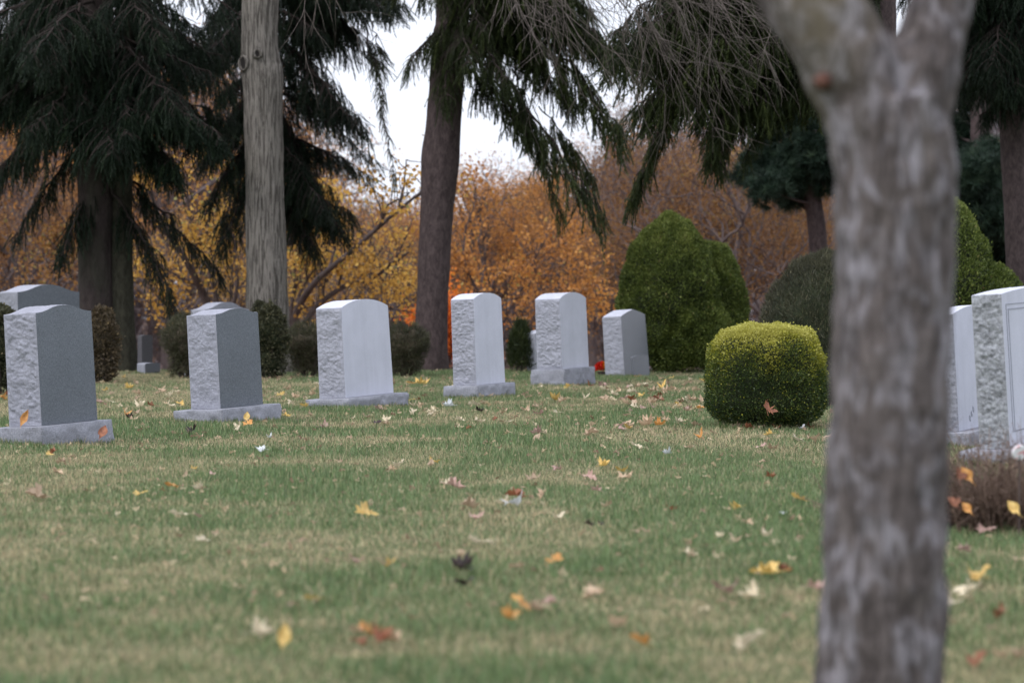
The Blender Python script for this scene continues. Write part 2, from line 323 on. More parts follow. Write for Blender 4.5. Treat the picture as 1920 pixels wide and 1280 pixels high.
# ---------------------------------------------------------------- shrubs
def shape_pts(n, fn, seed, lump, lscale, zmin=0.0):
    """random points on a closed radial shape fn(z01)->radius factor"""
    pass
def shrub(name, label, cat, loc, rx, ry, h, mat, n, leaf, prof='ball', lump=0.06, ls=6, depth=0.06, seed=1, group=None, up=0.3, toptint=0.0,
          twig=None, lobes=None, coremat=None, sink=0.0, shape='leaf', dens=0):
    r_ = np.random.default_rng(seed); e = empty(name, (loc[0], loc[1], float(gz(loc[0], loc[1]))-sink), label, cat, group)
    lobes = lobes or [(0, 0, 1, 1)]
    def prad(t):
        if prof == 'ball': return np.clip(1-np.abs(2*t-1)**2.4, 0, 1)**(1/2.4)
        if prof == 'box': return np.clip(1-np.abs(2*t-1)**4.4, 0, 1)**(1/2.5)*(1-0.07*t)
        if prof == 'cone': return np.clip(1-t, 0, 1)**0.52*(0.80+0.24*np.sin(np.clip(t*1.1, 0, 1)*math.pi))*np.clip(0.74+t*1.6, 0, 1)
        if prof == 'egg': return np.clip(1-t**2.7, 0, 1)**0.52*np.clip(0.80+t*0.9, 0, 1)
        if prof == 'cup': return (0.5+0.5*np.clip(t/0.7, 0, 1))*np.clip(1-np.clip(t-0.55, 0, 1)**2/0.2025, 0, 1)**0.5
        if prof == 'dome': return np.clip(1-t**3.2, 0, 1)**0.5*np.clip(0.85+t, 0, 1)
    def surf(th, t, lx, ly, lr, lh):
        rr = prad(t); V = np.stack([np.cos(th)*rr*rx*lr+lx, np.sin(th)*rr*ry*lr+ly, t*h*lh+0.02], 1)
        c = np.array([lx, ly, h*lh*0.4]); N = V-c; N /= np.linalg.norm(N, axis=1, keepdims=True)+1e-9
        f = fbm(V*ls/1.0+seed*7, 3, seed)
        return V, N, f
    core = Geo(); fol = Geo()
    for li, (lx, ly, lr, lh) in enumerate(lobes):
        nt_, nz_ = 40, 26; tt = np.linspace(0.015, 0.995, nz_); TH, TT = np.meshgrid(np.linspace(0, 2*math.pi, nt_, endpoint=False), tt)
        V, N, f = surf(TH.ravel(), TT.ravel(), lx, ly, lr, lh); V = V+N*(f*lump*1.0-depth)[:, None]
        i = np.arange(nz_-1)[:, None]*nt_; j = np.arange(nt_)[None]; k = (j+1) % nt_
        core.add(V, np.stack([i+j, i+k, i+nt_+k, i+nt_+j], 2).reshape(-1, 4), 0)
        core.add(V[-nt_:], np.arange(nt_)[None], 0)
        m = int(n*(lr if li else 1)); th = r_.random(m)*2*math.pi; t = 1-(1-r_.random(m)**0.9)*0.985
        if prof in ('box', 'ball', 'dome'):      # top cap gets its share
            k2 = r_.random(m) < (0.28 if prof != 'dome' else 0.10); t = np.where(k2, 1-r_.random(m)**2*0.10, t)
        V, N, f = surf(th, t, lx, ly, lr, lh); dd = r_.random(m)**1.6*depth*1.4
        shoot = (r_.random(m) < 0.006)*r_.uniform(0, 1, m)*max(0.03, depth*0.7)
        V = V+N*(f*lump-dd+r_.normal(0, depth*0.10, m)+shoot)[:, None]
        D = N*(1-up)+np.array([0, 0, up])+r_.normal(0, 0.45, (m, 3))
        if shape == 'spray': LV = np.array([[0, 0, 0], [0.28, 0.05, 0.45], [0, 0, 1], [-0.28, -0.05, 0.45]]); LF = np.array([[0, 1, 2, 3]])
        elif shape == 'thin': LV = np.array([[-0.07, 0, 0], [0.07, 0, 0], [0, 0.1, 1]]); LF = np.array([[0, 1, 2]])
        else: LV = np.array([[0, 0, 0], [0.36, 0.10, 0.5], [0, 0, 1], [-0.36, 0.10, 0.5]]); LF = np.array([[0, 1, 2], [0, 2, 3]])
        tint = np.clip(0.33+(0.04 if prof == 'box' else 0)+0.30*fbm(V*5+3, 3, seed+2)+r_.normal(0, 0.12, m)-dd/depth*0.12+toptint*np.clip((V[:, 2]/h-(0.38 if prof == 'box' else 0.52))*(1.5 if prof == 'box' else 2.0)+0.35*fbm(V*4, 2, seed+5), 0, 1)**1.2, 0, 1)  # leaf colour itself turns yellower and paler towards the top
        odd = r_.random(m) < 0.03; tint = np.where(odd, r_.uniform(0.8, 1, m), tint)
        inst(LV, LF, xf(V, D, r_.random(m)*6.28, leaf*r_.uniform(0.6, 1.25, m)), fol, 0, tint)
    cm = coremat or M['core']
    fol.build('foliage', mat, e)
    core.build('inner_mass', cm, e)
    tw = Geo()
    for k in range(twig or 7):
        a = r_.random()*6.28; rr = r_.uniform(0.2, 0.75)
        p1 = np.array([math.cos(a)*rr*rx, math.sin(a)*rr*ry, h*r_.uniform(0.25, 0.7)])
        tube(tw, bez(np.array([math.cos(a)*0.05, math.sin(a)*0.05, -0.03]), np.array([0.1*math.cos(a), 0.1*math.sin(a), 0.1*h]), p1*np.array([1, 1, 0.5]), p1, 7), np.linspace(0.014, 0.005, 7), 5)
    tw.build('stem', M['b_dark'], e)
    return e
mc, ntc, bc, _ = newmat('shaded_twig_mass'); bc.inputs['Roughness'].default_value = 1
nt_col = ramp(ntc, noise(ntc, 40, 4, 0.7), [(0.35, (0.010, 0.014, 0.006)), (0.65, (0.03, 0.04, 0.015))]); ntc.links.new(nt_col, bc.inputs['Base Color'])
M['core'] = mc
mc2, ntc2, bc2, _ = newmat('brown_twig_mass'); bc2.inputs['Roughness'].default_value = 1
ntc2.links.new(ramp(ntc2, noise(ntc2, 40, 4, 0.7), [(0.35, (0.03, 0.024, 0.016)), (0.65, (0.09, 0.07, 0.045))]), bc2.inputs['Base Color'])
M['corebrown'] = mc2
def at(px, py, Y=None):
    Y = Y or gY(py); return (P(px, py, Y)[0], Y)
Yh = gY(806); shrub('boxwood_shrub', 'clipped round boxwood with lime green top, standing alone on the lawn', 'shrub', at(1436, 0, Yh+0.45), 0.50, 0.47, 0.83, M['box'], 72000, 0.016, 'box', 0.045, 9, 0.05, 21, toptint=0.78, sink=0.02, up=0.2)
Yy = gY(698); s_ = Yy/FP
shrub('yew_shrub', 'tall green rounded-cone yew with a second lobe, left of the round boxwood', 'shrub', at(1256, 0, Yy), 0.84, 0.8, 2.34, M['yew'], 85000, 0.036, 'egg', 0.11, 3.8, 0.08, 22, toptint=0.28,
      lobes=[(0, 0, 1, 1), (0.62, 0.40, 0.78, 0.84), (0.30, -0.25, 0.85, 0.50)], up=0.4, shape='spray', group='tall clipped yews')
Y2 = 29.0
shrub('yew_shrub', 'green cone yew emerging right of the big blurred trunk, above the pale headstones', 'shrub', at(1757, 0, Y2), 0.78, 0.76, 2.30, M['yew'], 60000, 0.036, 'egg', 0.08, 3.6, 0.08, 23, toptint=0.2,
      lobes=[(0, 0, 1, 1), (0.62, 0.25, 0.78, 0.66)], up=0.4, shape='spray', group='tall clipped yews')
Y3 = 23.5
shrub('dome_shrub', 'dark grey-green domed shrub half hidden behind the big blurred trunk', 'shrub', at(1548, 0, Y3), 0.69, 0.62, 1.46, M['domebox'], 42000, 0.05, 'dome', 0.07, 7, 0.06, 24, shape='thin', up=0.65)
for (lab, px, Y, w, hh, mat, prof, seed, cm) in (
    ('round brown-green shrub at the photo edge behind the nearest dark headstone', 4, 27.0, 84, 163, 'darkbox', 'ball', 31, 'core'),
    ('russet brown clipped shrub before the dark spruce trunk', 191, 31.5, 64, 142, 'brownbox', 'ball', 32, 'corebrown'),
    ('sparse dark cup-shaped shrub left of the second dark headstone', 345, 33.0, 82, 118, 'darkbox', 'cup', 33, 'corebrown'),
    ('dark olive round shrub at the foot of the furrowed pale trunk', 503, 33.0, 76, 138, 'darkbox', 'ball', 34, 'core'),
    ('low dark shrub between the furrowed pale trunk and widest pale headstone', 577, 34.0, 88, 100, 'darkbox', 'cup', 35, 'corebrown'),
    ('low flat-topped dark shrub before the leaning spruce trunk', 762, 34.0, 92, 98, 'darkbox', 'cup', 36, 'corebrown')):
    ppm = FP/Y
    shrub('low_shrub', lab, 'shrub', at(px, 0, Y), w/2/ppm, w/2/ppm, hh/ppm, M[mat], 8000, 0.06 if prof == 'cup' else 0.04, prof, 0.12, 7, 0.09, seed, cm and 'low clipped shrubs behind the headstones', up=0.25,
          coremat=M[cm], shape='thin' if prof == 'cup' else 'leaf', twig=12)
Yf = 36.0; ppm = FP/Yf
shrub('feathery_bush', 'soft feathery green bush between two pale arched headstones', 'shrub', at(977, 0, Yf), 26/ppm, 0.2, 92/ppm, M['spruce_light'], 4500, 0.10, 'dome', 0.05, 8, 0.12, 41, up=0.8, shape='thin', coremat=M['corebrown'])
# red and yellow flowers in a pot
fl = empty('flower_pot', (*at(1129, 0, 34.6), float(gz(*at(1129, 0, 34.6)))), 'red and yellow chrysanthemums in a dark pot between two headstones', 'flower pot')
g = Geo(); tube(g, [(0, 0, 0), (0, 0, 0.03), (0, 0, 0.06)], [0.05, 0.06, 0.068], 14); g.build('pot', M['b_dark'], fl)
mf = m_foliage('chrysanthemum_petals', [(0, (0.42, 0.012, 0.008)), (0.6, (0.70, 0.03, 0.01)), (0.72, (0.7, 0.25, 0.01)), (1, (0.8, 0.42, 0.02))], 0.2)
g = Geo(); n = 700; d = rng.normal(0, 1, (n, 3)); d[:, 2] = np.abs(d[:, 2])*0.8; d /= np.linalg.norm(d, axis=1, keepdims=True)
pp = d*np.array([0.10, 0.085, 0.11])+np.array([0, 0, 0.08])
inst(np.array([[-.4, 0, 0], [.4, 0, 0], [.3, .2, 1], [-.3, .2, 1]]), np.array([[0, 1, 2, 3]]), xf(pp, d+rng.normal(0, .5, (n, 3)), rng.random(n)*6, np.full(n, 0.024)), g, 0,
     np.clip(0.3+0.25*rng.random(n)+0.45*((pp[:, 0] > 0.01) & (pp[:, 2] > 0.10)), 0, 1)); g.build('blossom', mf, fl)
# brown twiggy shrub in front at the side
Yb = 10.6; bx, by = at(1858, 0, Yb)
br = empty('barberry_shrub', (bx, by, float(gz(bx, by))), 'low brown leafless twiggy shrub beside the big blurred trunk', 'shrub')
g = Geo(); r_ = np.random.default_rng(5)
for k in range(620):
    a = r_.random()*6.28; rr = abs(r_.normal(0, 0.12)); p0 = np.array([math.cos(a)*rr*1.3, math.sin(a)*rr, 0.0]); el = r_.uniform(0.35, 1.45)
    L = r_.uniform(0.18, 0.44); d = np.array([math.cos(a)*math.cos(el)*1.35, math.sin(a)*math.cos(el), math.sin(el)*0.92])
    p3 = p0+d*L; p1 = p0+d*L*0.35+r_.normal(0, 0.02, 3); p2 = p0+d*L*0.7+r_.normal(0, 0.04, 3); p3 = p3+r_.normal(0, 0.04, 3); p3[2] = abs(p3[2])
    q = bez(p0, p1, p2, p3, 7); tube(g, q, np.linspace(0.0040, 0.0014, 7), 4)
    for s in range(5):
        i = r_.integers(2, 7); dd = d*0.5+r_.normal(0, 0.6, 3); tube(g, np.array([q[i], q[i]+dd*0.04+r_.normal(0, .006, 3), q[i]+dd*0.085]), [0.0014, 0.001, 0.0006], 3)
M['b_barb'] = m_bark('brown_barberry_twigs', (0.075, 0.050, 0.040), (0.30, 0.21, 0.165), 30, 1.0)
g.build('twigs', M['b_barb'], br)
g = Geo(); n = 2600; d = r_.normal(0, 1, (n, 3)); d[:, 2] = np.abs(d[:, 2]); d /= np.linalg.norm(d, axis=1, keepdims=True)
pp = d*np.array([0.42, 0.34, 0.38])*(r_.random(n)**0.6)[:, None]*0.97+np.array([0, 0, 0.01])
inst(np.array([[0, 0, 0], [.35, .1, .5], [0, 0, 1], [-.35, .1, .5]]), np.array([[0, 1, 2, 3]]), xf(pp, d+r_.normal(0, .7, (n, 3)), r_.random(n)*6, r_.uniform(0.007, 0.018, n)), g, 0, r_.random(n)*0.8)
M['barb'] = m_foliage('dry_barberry_leaves', [(0, (0.035, 0.024, 0.018)), (0.6, (0.11, 0.065, 0.045)), (1, (0.24, 0.15, 0.09))], 0.2)
g.build('foliage', M['barb'], br)
# white disc marker on a stake
Yd = 10.15; dx, dy = at(1912, 0, Yd); gd = float(gz(dx, dy)); zc = H-(848-HY)/FP*Yd
dm = empty('grave_marker_disc', (dx, dy, gd), 'round white and red disc on a thin stake above the twiggy shrub', 'marker')
g = Geo(); tube(g, [(0, 0, -0.02), (0, 0, 0.1), (0, 0, zc-gd)], [0.004]*3, 8); g.build('stake', M['b_dark'], dm)
md, ntd, bd, _ = newmat('white_enamel'); bd.inputs['Roughness'].default_value = 0.35
ntd.links.new(ramp(ntd, noise(ntd, 60, 3, 0.6), [(0.52, (0.72, 0.72, 0.74)), (0.62, (0.55, 0.13, 0.13))]), bd.inputs['Base Color'])
g = Geo(); tube(g, [(0, -0.006, 0), (0, -0.002, 0), (0, 0.004, 0)], [0.030, 0.033, 0.033], 28, cap=True)
th = np.arange(28)/28*2*math.pi; g.add(np.stack([np.cos(th)*0.030, np.full(28, -0.0062), np.sin(th)*0.030], 1), np.arange(28)[None], 0)
do = g.build('disc', md, dm); do.location.z = zc-gd; do.rotation_euler = (R(12), R(10), R(20))
# ---------------------------------------------------------------- trees
def trunk_mesh(g, pts, rad, n=70, sides=40, ridge=0.0, freq=9, seed=1, flare=0.0, mat=0, lump=0.03):
    C = spline(pts, n); t = np.linspace(0, len(rad)-1, n); rr = np.interp(t, np.arange(len(rad)), rad)
    z = C[:, 2]-C[0, 2]; rr = rr*(1+flare*np.exp(-z/0.35))
    V = tube(g, C, rr, sides, mat); m = g.V[-1].reshape(n, sides, 3).astype(float)
    D = m-C[:, None]; L = np.linalg.norm(D, axis=2, keepdims=True)+1e-9; D = D/L
    q = m.reshape(-1, 3); th = np.arctan2(D[..., 1], D[..., 0]).ravel()
    f = fbm(q*3.0+seed, 3, seed)*lump
    if ridge: f = f+ridge*(1-2*np.abs(fbm(np.stack([np.cos(th)*freq, np.sin(th)*freq, q[:, 2]*1.6], 1)+seed, 3, seed+3)))
    # root buttresses
    f = f+flare*0.35*np.exp(-(q[:, 2]-C[0, 2])/0.3)*np.sin(th*5+seed)*0.6
    m = m+D*(f.reshape(n, sides, 1)*L)
    g.V[-1] = m.reshape(-1, 3).astype(np.float32)
# hanging spruce branchlet templates
def branchlet(nn, seed, w=0.10, ln=0.13):
    r_ = np.random.default_rng(seed); V = []; F = []
    t = np.linspace(0, 1, 5); bx = np.stack([0.10*np.sin(t*2+seed), 0.04*t, t], 1)
    for k in range(4):   # thin stem
        b = len(V); a, c = bx[k], bx[k+1]; V += [a+[-.012, 0, 0], a+[.012, 0, 0], c+[.010, 0, 0], c+[-.010, 0, 0]]; F += [(b, b+1, b+2), (b, b+2, b+3)]
    for k in range(nn):
        u = (k+r_.random())/nn; p = np.array([np.interp(u, t, bx[:, i]) for i in range(3)]); a = r_.random()*6.28
        o = np.array([math.cos(a), math.sin(a), 0]); s = ln*(1-0.35*u)*r_.uniform(0.7, 1.3)
        tip = p+(o*0.62+np.array([0, 0, 0.8]))*s; sd = np.array([-o[1], o[0], 0])*w*0.24
        b = len(V); V += [p-sd, p+sd, tip]; F.append((b, b+1, b+2))
    return np.array(V), np.array(F)
BR = [branchlet(46, k, 0.065, 0.15) for k in range(5)]
def hang(g, pts, dirs, lens, r_, bright=0.0):
    k = r_.integers(0, len(BR), len(pts)); base = fbm(pts*1.4, 2, 3)*0.25+0.4+bright
    for i in range(len(BR)):
        s = k == i
        if s.any():
            inst(BR[i][0], BR[i][1], xf(pts[s], dirs[s], r_.random(s.sum())*6.28, lens[s]), g, 0, np.clip(base[s]+r_.normal(0, 0.16, s.sum()), 0, 1))
def bough(gw, gf, p0, p3, r_, rad=0.035, side=0.32, step=0.11, hl=(0.22, 0.5), sag=0.25, dens=1.0, bright=0.0, start=0.18):
    """one drooping spruce limb with side shoots and hanging branchlets"""
    p0 = np.asarray(p0, float); p3 = np.asarray(p3, float); L = np.linalg.norm(p3-p0); up = np.array([0, 0, 1.])
    h = (p3-p0)*np.array([1, 1, 0]); h /= np.linalg.norm(h)+1e-9
    c = bez(p0, p0+(p3-p0)*0.35+up*sag*L*0.4, p0+(p3-p0)*0.72+up*sag*L*0.15, p3, 18)
    c[1:-1] += r_.normal(0, 0.012*L, (16, 3)); tube(gw, c, np.linspace(rad, 0.005, 18), 5)
    n = int(L/step); P_ = []; D_ = []; S_ = []
    sv = np.array([-h[1], h[0], 0])
    for k in range(n):
        u = start+(1-start)*(k+r_.random())/n; i = min(16, int(u*17)); f = u*17-i; q = c[i]*(1-f)+c[i+1]*f; tdir = c[i+1]-c[i]; tdir /= np.linalg.norm(tdir)
        for s in (-1, 1):
            if r_.random() > dens: continue
            l = L*side*(1.05-u)*r_.uniform(0.5, 1.15)+0.10
            d = sv*s*0.75+tdir*0.65+up*(-0.15-0.35*r_.random()); e = q+d*l+up*(-0.22*l)
            sc = bez(q, q+d*l*0.4, q+d*l*0.8, e, 6); tube(gw, sc, np.linspace(0.009, 0.003, 6), 3)
            m = max(3, int(l/0.048)); uu = r_.random(m)
            pp = np.stack([np.interp(uu, np.linspace(0, 1, 6), sc[:, a]) for a in range(3)], 1)
            P_.append(pp); D_.append(np.tile(-up+d*0.28, (m, 1))+r_.normal(0, 0.22, (m, 3))); S_.append(r_.uniform(hl[0], hl[1], m)*(1.1-0.4*u))
        m = 3; P_.append(np.tile(q, (m, 1))+r_.normal(0, 0.02, (m, 3))); D_.append(np.tile(-up+tdir*0.5, (m, 1))+r_.normal(0, 0.25, (m, 3))); S_.append(r_.uniform(hl[0], hl[1], m))
    m = 7; P_.append(np.tile(c[-1], (m, 1))+r_.normal(0, 0.03, (m, 3))); D_.append(np.tile((c[-1]-c[-3])/np.linalg.norm(c[-1]-c[-3])-up*0.6, (m, 1))+r_.normal(0, 0.25, (m, 3))); S_.append(r_.uniform(0.2, 0.4, m))
    hang(gf, np.concatenate(P_), np.concatenate(D_), np.concatenate(S_), r_, bright)
def spruce(label, pts, rad, bark, seed, n_gen, zr, Lr, explicit=(), mat='spruce', ridge=0.05, flare=0.25, droop=(0.35, 0.6), gmat=None, group='old Norway spruces', azi=None, bright=0.0, sparse=0.8, name='spruce_tree'):
    r_ = np.random.default_rng(seed); b = np.array(pts[0], float); b[2] = gz(b[0], b[1])-0.05
    e = empty(name, b, label, 'spruce tree', group)
    gt, gw, gf = Geo(), Geo(), Geo(); loc = np.array(pts, float)-b; loc[0] = 0
    trunk_mesh(gt, loc, rad, 90, 40, ridge, 7, seed, flare)
    C = spline(loc, 200)
    for k in range(n_gen):
        z = zr[0]+(zr[1]-zr[0])*((k+r_.random())/n_gen)**1.15; i = int(np.argmin(np.abs(C[:, 2]-z))); p0 = C[i]
        a = k*2.399+r_.normal(0, 0.3) if azi is None else r_.uniform(*azi)
        L = np.interp(z, zr, Lr)*r_.uniform(0.75, 1.15)
        d = np.array([math.cos(a), math.sin(a), 0]); p3 = p0+d*L-np.array([0, 0, L*r_.uniform(*droop)])
        far = z > 6.3
        bough(gw, gf, p0, p3, r_, 0.03, step=0.20 if far else 0.12, dens=sparse*(0.6 if far else 1), bright=bright)
    for (s, t, kw) in explicit:
        s = np.array(s)-b; t = np.array(t)-b; bough(gw, gf, s, t, r_, **kw)
    gt.build('trunk', M[bark], e); gw.build('boughs', M['b_bough'], e); gf.build('crown', M[mat], e); return e

YA = 37.0
def E(a, b, Y0, dY, **k): return (P(a[0], a[1], Y0), P(b[0], b[1], Y0+dY), k)
def fill(n, ox, xr, yb, Y0, dy, seed, lift=(40, 190), ymin=-90, **kw):
    """extra boughs ending inside a stretch of the crown"""
    r_ = np.random.default_rng(seed); o = []
    for k in range(n):
        x = xr[0]+(xr[1]-xr[0])*(k+r_.random())/n; bot = np.interp(x, [p[0] for p in yb], [p[1] for p in yb]); y = ymin+(bot-ymin)*r_.random()**0.75
        kk = dict(side=r_.uniform(0.22, 0.40), hl=(0.22, 0.5), sag=0.2); kk.update(kw)
        o.append(E((ox, y-r_.uniform(*lift)), (x, y), Y0, r_.uniform(*dy), **kk))
    return o
# 1: big dark spruce, left
ex = [E((200, 340), (335, 590), YA, -0.9, side=0.12, hl=(0.2, 0.42), sag=0.25, rad=0.03, step=0.09), E((190, 300), (415, 520), YA, 0.8, side=0.13, hl=(0.2, 0.4), rad=0.03),
      E((185, 330), (115, 480), YA, -0.6, side=0.25), E((180, 250), (30, 440), YA, 0.5, side=0.2, hl=(0.2, 0.4)), E((180, 180), (-60, 380), YA, -0.8), E((190, 200), (330, 330), YA, -1.2, side=0.4),
      E((190, 150), (400, 270), YA, -1.0, side=0.4), E((190, 120), (60, 250), YA, -1.6, side=0.4), E((190, 150), (210, 290), YA, -2.0, side=0.45), E((190, 60), (330, 200), YA, -1.6, side=0.4), E((190, 40), (90, 130), YA, -1.8, side=0.4),
      E((190, 20), (430, 120), YA, 0.6, side=0.35), E((190, -30), (-20, 90), YA, -0.9, side=0.4), E((190, 90), (-80, 200), YA, 0.9, side=0.35), E((190, -60), (300, 70), YA, -1.7, side=0.4)]
ex += fill(28, 190, (-150, 440), [(-150, 280), (0, 330), (150, 250), (330, 270), (440, 330)], YA, (-0.9, 1.9), 501, side=0.18, hl=(0.25, 0.6))+fill(9, 190, (90, 420), [(90, 300), (250, 320), (420, 330)], YA, (-1.9, -1.2), 521, ymin=190, side=0.25, hl=(0.25, 0.6))
SP1 = spruce('huge dark spruce with two close stems at the photo\'s left', [P(182, 697, YA), P(180, 500, YA), P(180, 380, YA), P(180, 150, YA), P(180, -60, YA), P(178, -500, YA), P(176, -1200, YA)],
       [0.27, 0.262, 0.265, 0.27, 0.25, 0.18, 0.05], 'b_moss', 51, 22, (5.0, 12), (2.9, 1.2), ex)
g2 = Geo(); b0 = np.array(SP1.location); trunk_mesh(g2, np.array([P(228, 697, YA+.12), P(226, 560, YA+.12), P(225, 380, YA+.12), P(232, 150, YA+.15), P(240, -60, YA+.2), P(250, -700, YA+.3)])-b0, [0.215, 0.195, 0.185, 0.16, 0.14, 0.05], 80, 32, 0.05, 7, 151, 0.25)
M['b_green'] = m_bark('green_stained_bark', (0.022, 0.021, 0.015), (0.070, 0.066, 0.048), 14, 0.4, bs=0.7); g2.build('second_stem', M['b_green'], SP1)
# 2: spruce hidden by the furrowed trunk
YB = 40.5
ex = [E((500, 300), (650, 440), YB, -0.6, side=0.3), E((500, 330), (590, 470), YB, -0.9, side=0.35), E((500, 250), (690, 330), YB, 0.2, side=0.2, hl=(0.15, 0.35)), E((500, 160), (700, 300), YB, -0.3, side=0.2, hl=(0.15, 0.35)),
      E((500, 280), (420, 460), YB, -0.8, side=0.35), E((500, 230), (390, 380), YB, -0.5, side=0.35), E((500, 150), (380, 300), YB, -0.4, side=0.35), E((500, 260), (610, 390), YB, -1.4, side=0.45), E((500, 60), (640, 210), YB, -1.0, side=0.2, hl=(0.15, 0.35)),
      E((500, -30), (715, 95), YB, 0.0, side=0.28), E((500, -90), (740, 20), YB, 0.3, side=0.3), E((500, 20), (600, 60), YB, -1.0, side=0.4), E((500, -20), (400, 120), YB, -0.8, side=0.35), E((500, -110), (420, 30), YB, -0.5, side=0.4), E((500, -60), (380, 60), YB, 0.5, side=0.4), E((500, -120), (620, 20), YB, -0.6, side=0.4), E((500, -80), (660, 60), YB, 0.6, side=0.35), E((500, -140), (750, 10), YB, 0.9, side=0.3), E((500, 340), (640, 420), YB, 0.6, side=0.45), E((500, 310), (560, 440), YB, 0.9, side=0.5), E((500, 350), (660, 400), YB, -0.3, side=0.4), E((500, 260), (650, 300), YB, 0.5, side=0.35)]
ex += fill(17, 503, (370, 690), [(370, 380), (450, 430), (600, 400), (690, 250)], YB, (-1.4, 1.2), 502)+fill(9, 503, (540, 770), [(540, 100), (700, 70), (770, 20)], YB, (-0.8, 1.0), 512, ymin=-120)
spruce('dark spruce standing behind the furrowed pale trunk', [P(503, 690, YB), P(503, 400, YB), P(500, 0, YB), P(500, -1100, YB)], [0.22, 0.21, 0.18, 0.05], 'b_spruce', 52, 18, (5.8, 12), (2.0, 1.1), ex, sparse=0.9)
# 3: leaning spruce, centre
YC = 37.0
ex = [E((862, 50), (1128, 400), YC, -1.0, side=0.06, hl=(0.25, 0.85), sag=0.18, step=0.20), E((960, 130), (1050, 400), YC, -0.7, side=0.04, hl=(0.2, 0.5), step=0.2, sag=0.1, rad=0.012), E((1010, 200), (1108, 330), YC, 0.2, side=0.05, hl=(0.3, 0.7), step=0.16, rad=0.012), E((690, 60), (738, 330), YC, 0.4, side=0.03, hl=(0.06, 0.2), sag=0.3, step=0.1, rad=0.012), E((700, 40), (715, 210), YC, 0.8, side=0.08, hl=(0.06, 0.22), sag=0.2, rad=0.01), E((860, 120), (1000, 250), YC, -0.6, side=0.12, hl=(0.2, 0.6)), E((862, -20), (1075, 190), YC, 0.6, side=0.14, hl=(0.25, 0.7)),
      E((862, -80), (1170, 250), YC, -0.2, side=0.12, hl=(0.3, 0.9), step=0.16), E((862, 10), (950, 160), YC, -1.2, side=0.25, hl=(0.2, 0.5)), E((830, 20), (838, 190), YC, -0.9, side=0.25, hl=(0.2, 0.5)), E((820, 60), (765, 125), YC, -0.6, side=0.3, hl=(0.15, 0.4)),
      E((850, -60), (905, 60), YC, -1.0, side=0.35), E((850, -120), (1090, 40), YC, 0.8, side=0.28, hl=(0.2, 0.5)), E((850, 0), (880, 120), YC, -1.3, side=0.35, hl=(0.2, 0.5)),
      E((850, -160), (740, -20), YC, 0.2, side=0.2), E((850, 60), (1020, 300), YC, -0.2, side=0.05, hl=(0.2, 0.6), step=0.22), E((855, -40), (1000, 70), YC, -0.4, side=0.28)]
ex += fill(7, 850, (760, 960), [(760, -20), (850, 40), (960, 60)], YC, (-1.4, 0.8), 503, ymin=-120)+fill(11, 855, (930, 1180), [(930, 70), (1180, 120)], YC, (-1.0, 1.2), 513, ymin=-80, side=0.22, hl=(0.3, 0.7))
spruce('leaning spruce with plain purplish trunk in the middle of the view', [P(806, 697, YC), P(811, 560, YC), P(818, 420, YC), P(826, 300, YC), P(833, 220, YC), P(842, 80, YC), P(850, -80, YC), P(862, -1100, YC)],
       [0.236, 0.235, 0.240, 0.285, 0.262, 0.25, 0.235, 0.05], 'b_spruce', 53, 18, (6.8, 12), (2.3, 1.1), ex, mat='spruce_light', bright=-0.22, sparse=0.8)
# 4: spruce behind the foreground trunk, long boughs to its left
YD = 31.0
ex = [E((1650, -150), (1190, 200), YD, -0.5, side=0.22, hl=(0.3, 0.7)), E((1650, -60), (1240, 210), YD, 0.4, side=0.25, hl=(0.25, 0.6)), E((1650, 10), (1330, 250), YD, -0.7, side=0.25, hl=(0.25, 0.55)), E((1650, 60), (1430, 230), YD, 0.3, side=0.28, hl=(0.2, 0.45)),
      E((1650, -100), (1400, 120), YD, -1.1, side=0.35, hl=(0.25, 0.6)), E((1650, -200), (1150, 60), YD, 0.5, side=0.25, hl=(0.25, 0.55)), E((1300, 90), (1185, 370), YD, 0.1, side=0.06, hl=(0.22, 0.42), step=0.05, sag=0.1), E((1330, 130), (1350, 310), YD, -0.4, side=0.2, hl=(0.2, 0.4), step=0.06),
      E((1650, -180), (1320, 30), YD, 0.9, side=0.35, hl=(0.25, 0.55)), E((1650, 40), (1500, 150), YD, -0.6, side=0.3, hl=(0.2, 0.4)), E((1650, -60), (1480, 60), YD, 0.8, side=0.4), E((1440, 130), (1330, 300), YD, -0.5, side=0.14, hl=(0.2, 0.4), step=0.05),
      E((1650, -260), (1180, -60), YD, 0.1, side=0.3, hl=(0.3, 0.6)), E((1650, -240), (1300, -50), YD, -0.9, side=0.35, hl=(0.3, 0.6)), E((1650, -100), (1260, 130), YD, 0.9, side=0.3, hl=(0.25, 0.5)), E((1560, 60), (1400, 290), YD, 0.5, side=0.2, hl=(0.2, 0.35))]
ex += fill(24, 1650, (1120, 1600), [(1120, 60), (1200, 170), (1350, 230), (1500, 160), (1600, 120)], YD, (-1.2, 1.3), 504, ymin=-110, side=0.2, hl=(0.35, 0.85))
spruce('spruce with long weeping green boughs reaching out beside the big blurred trunk', [P(1655, 712, YD), P(1655, 300, YD), P(1652, -100, YD), P(1652, -1500, YD)], [0.22, 0.2, 0.17, 0.04], 'b_spruce', 54, 16, (6.8, 12), (2.4, 1.1), ex, mat='spruce_light', bright=-0.10)
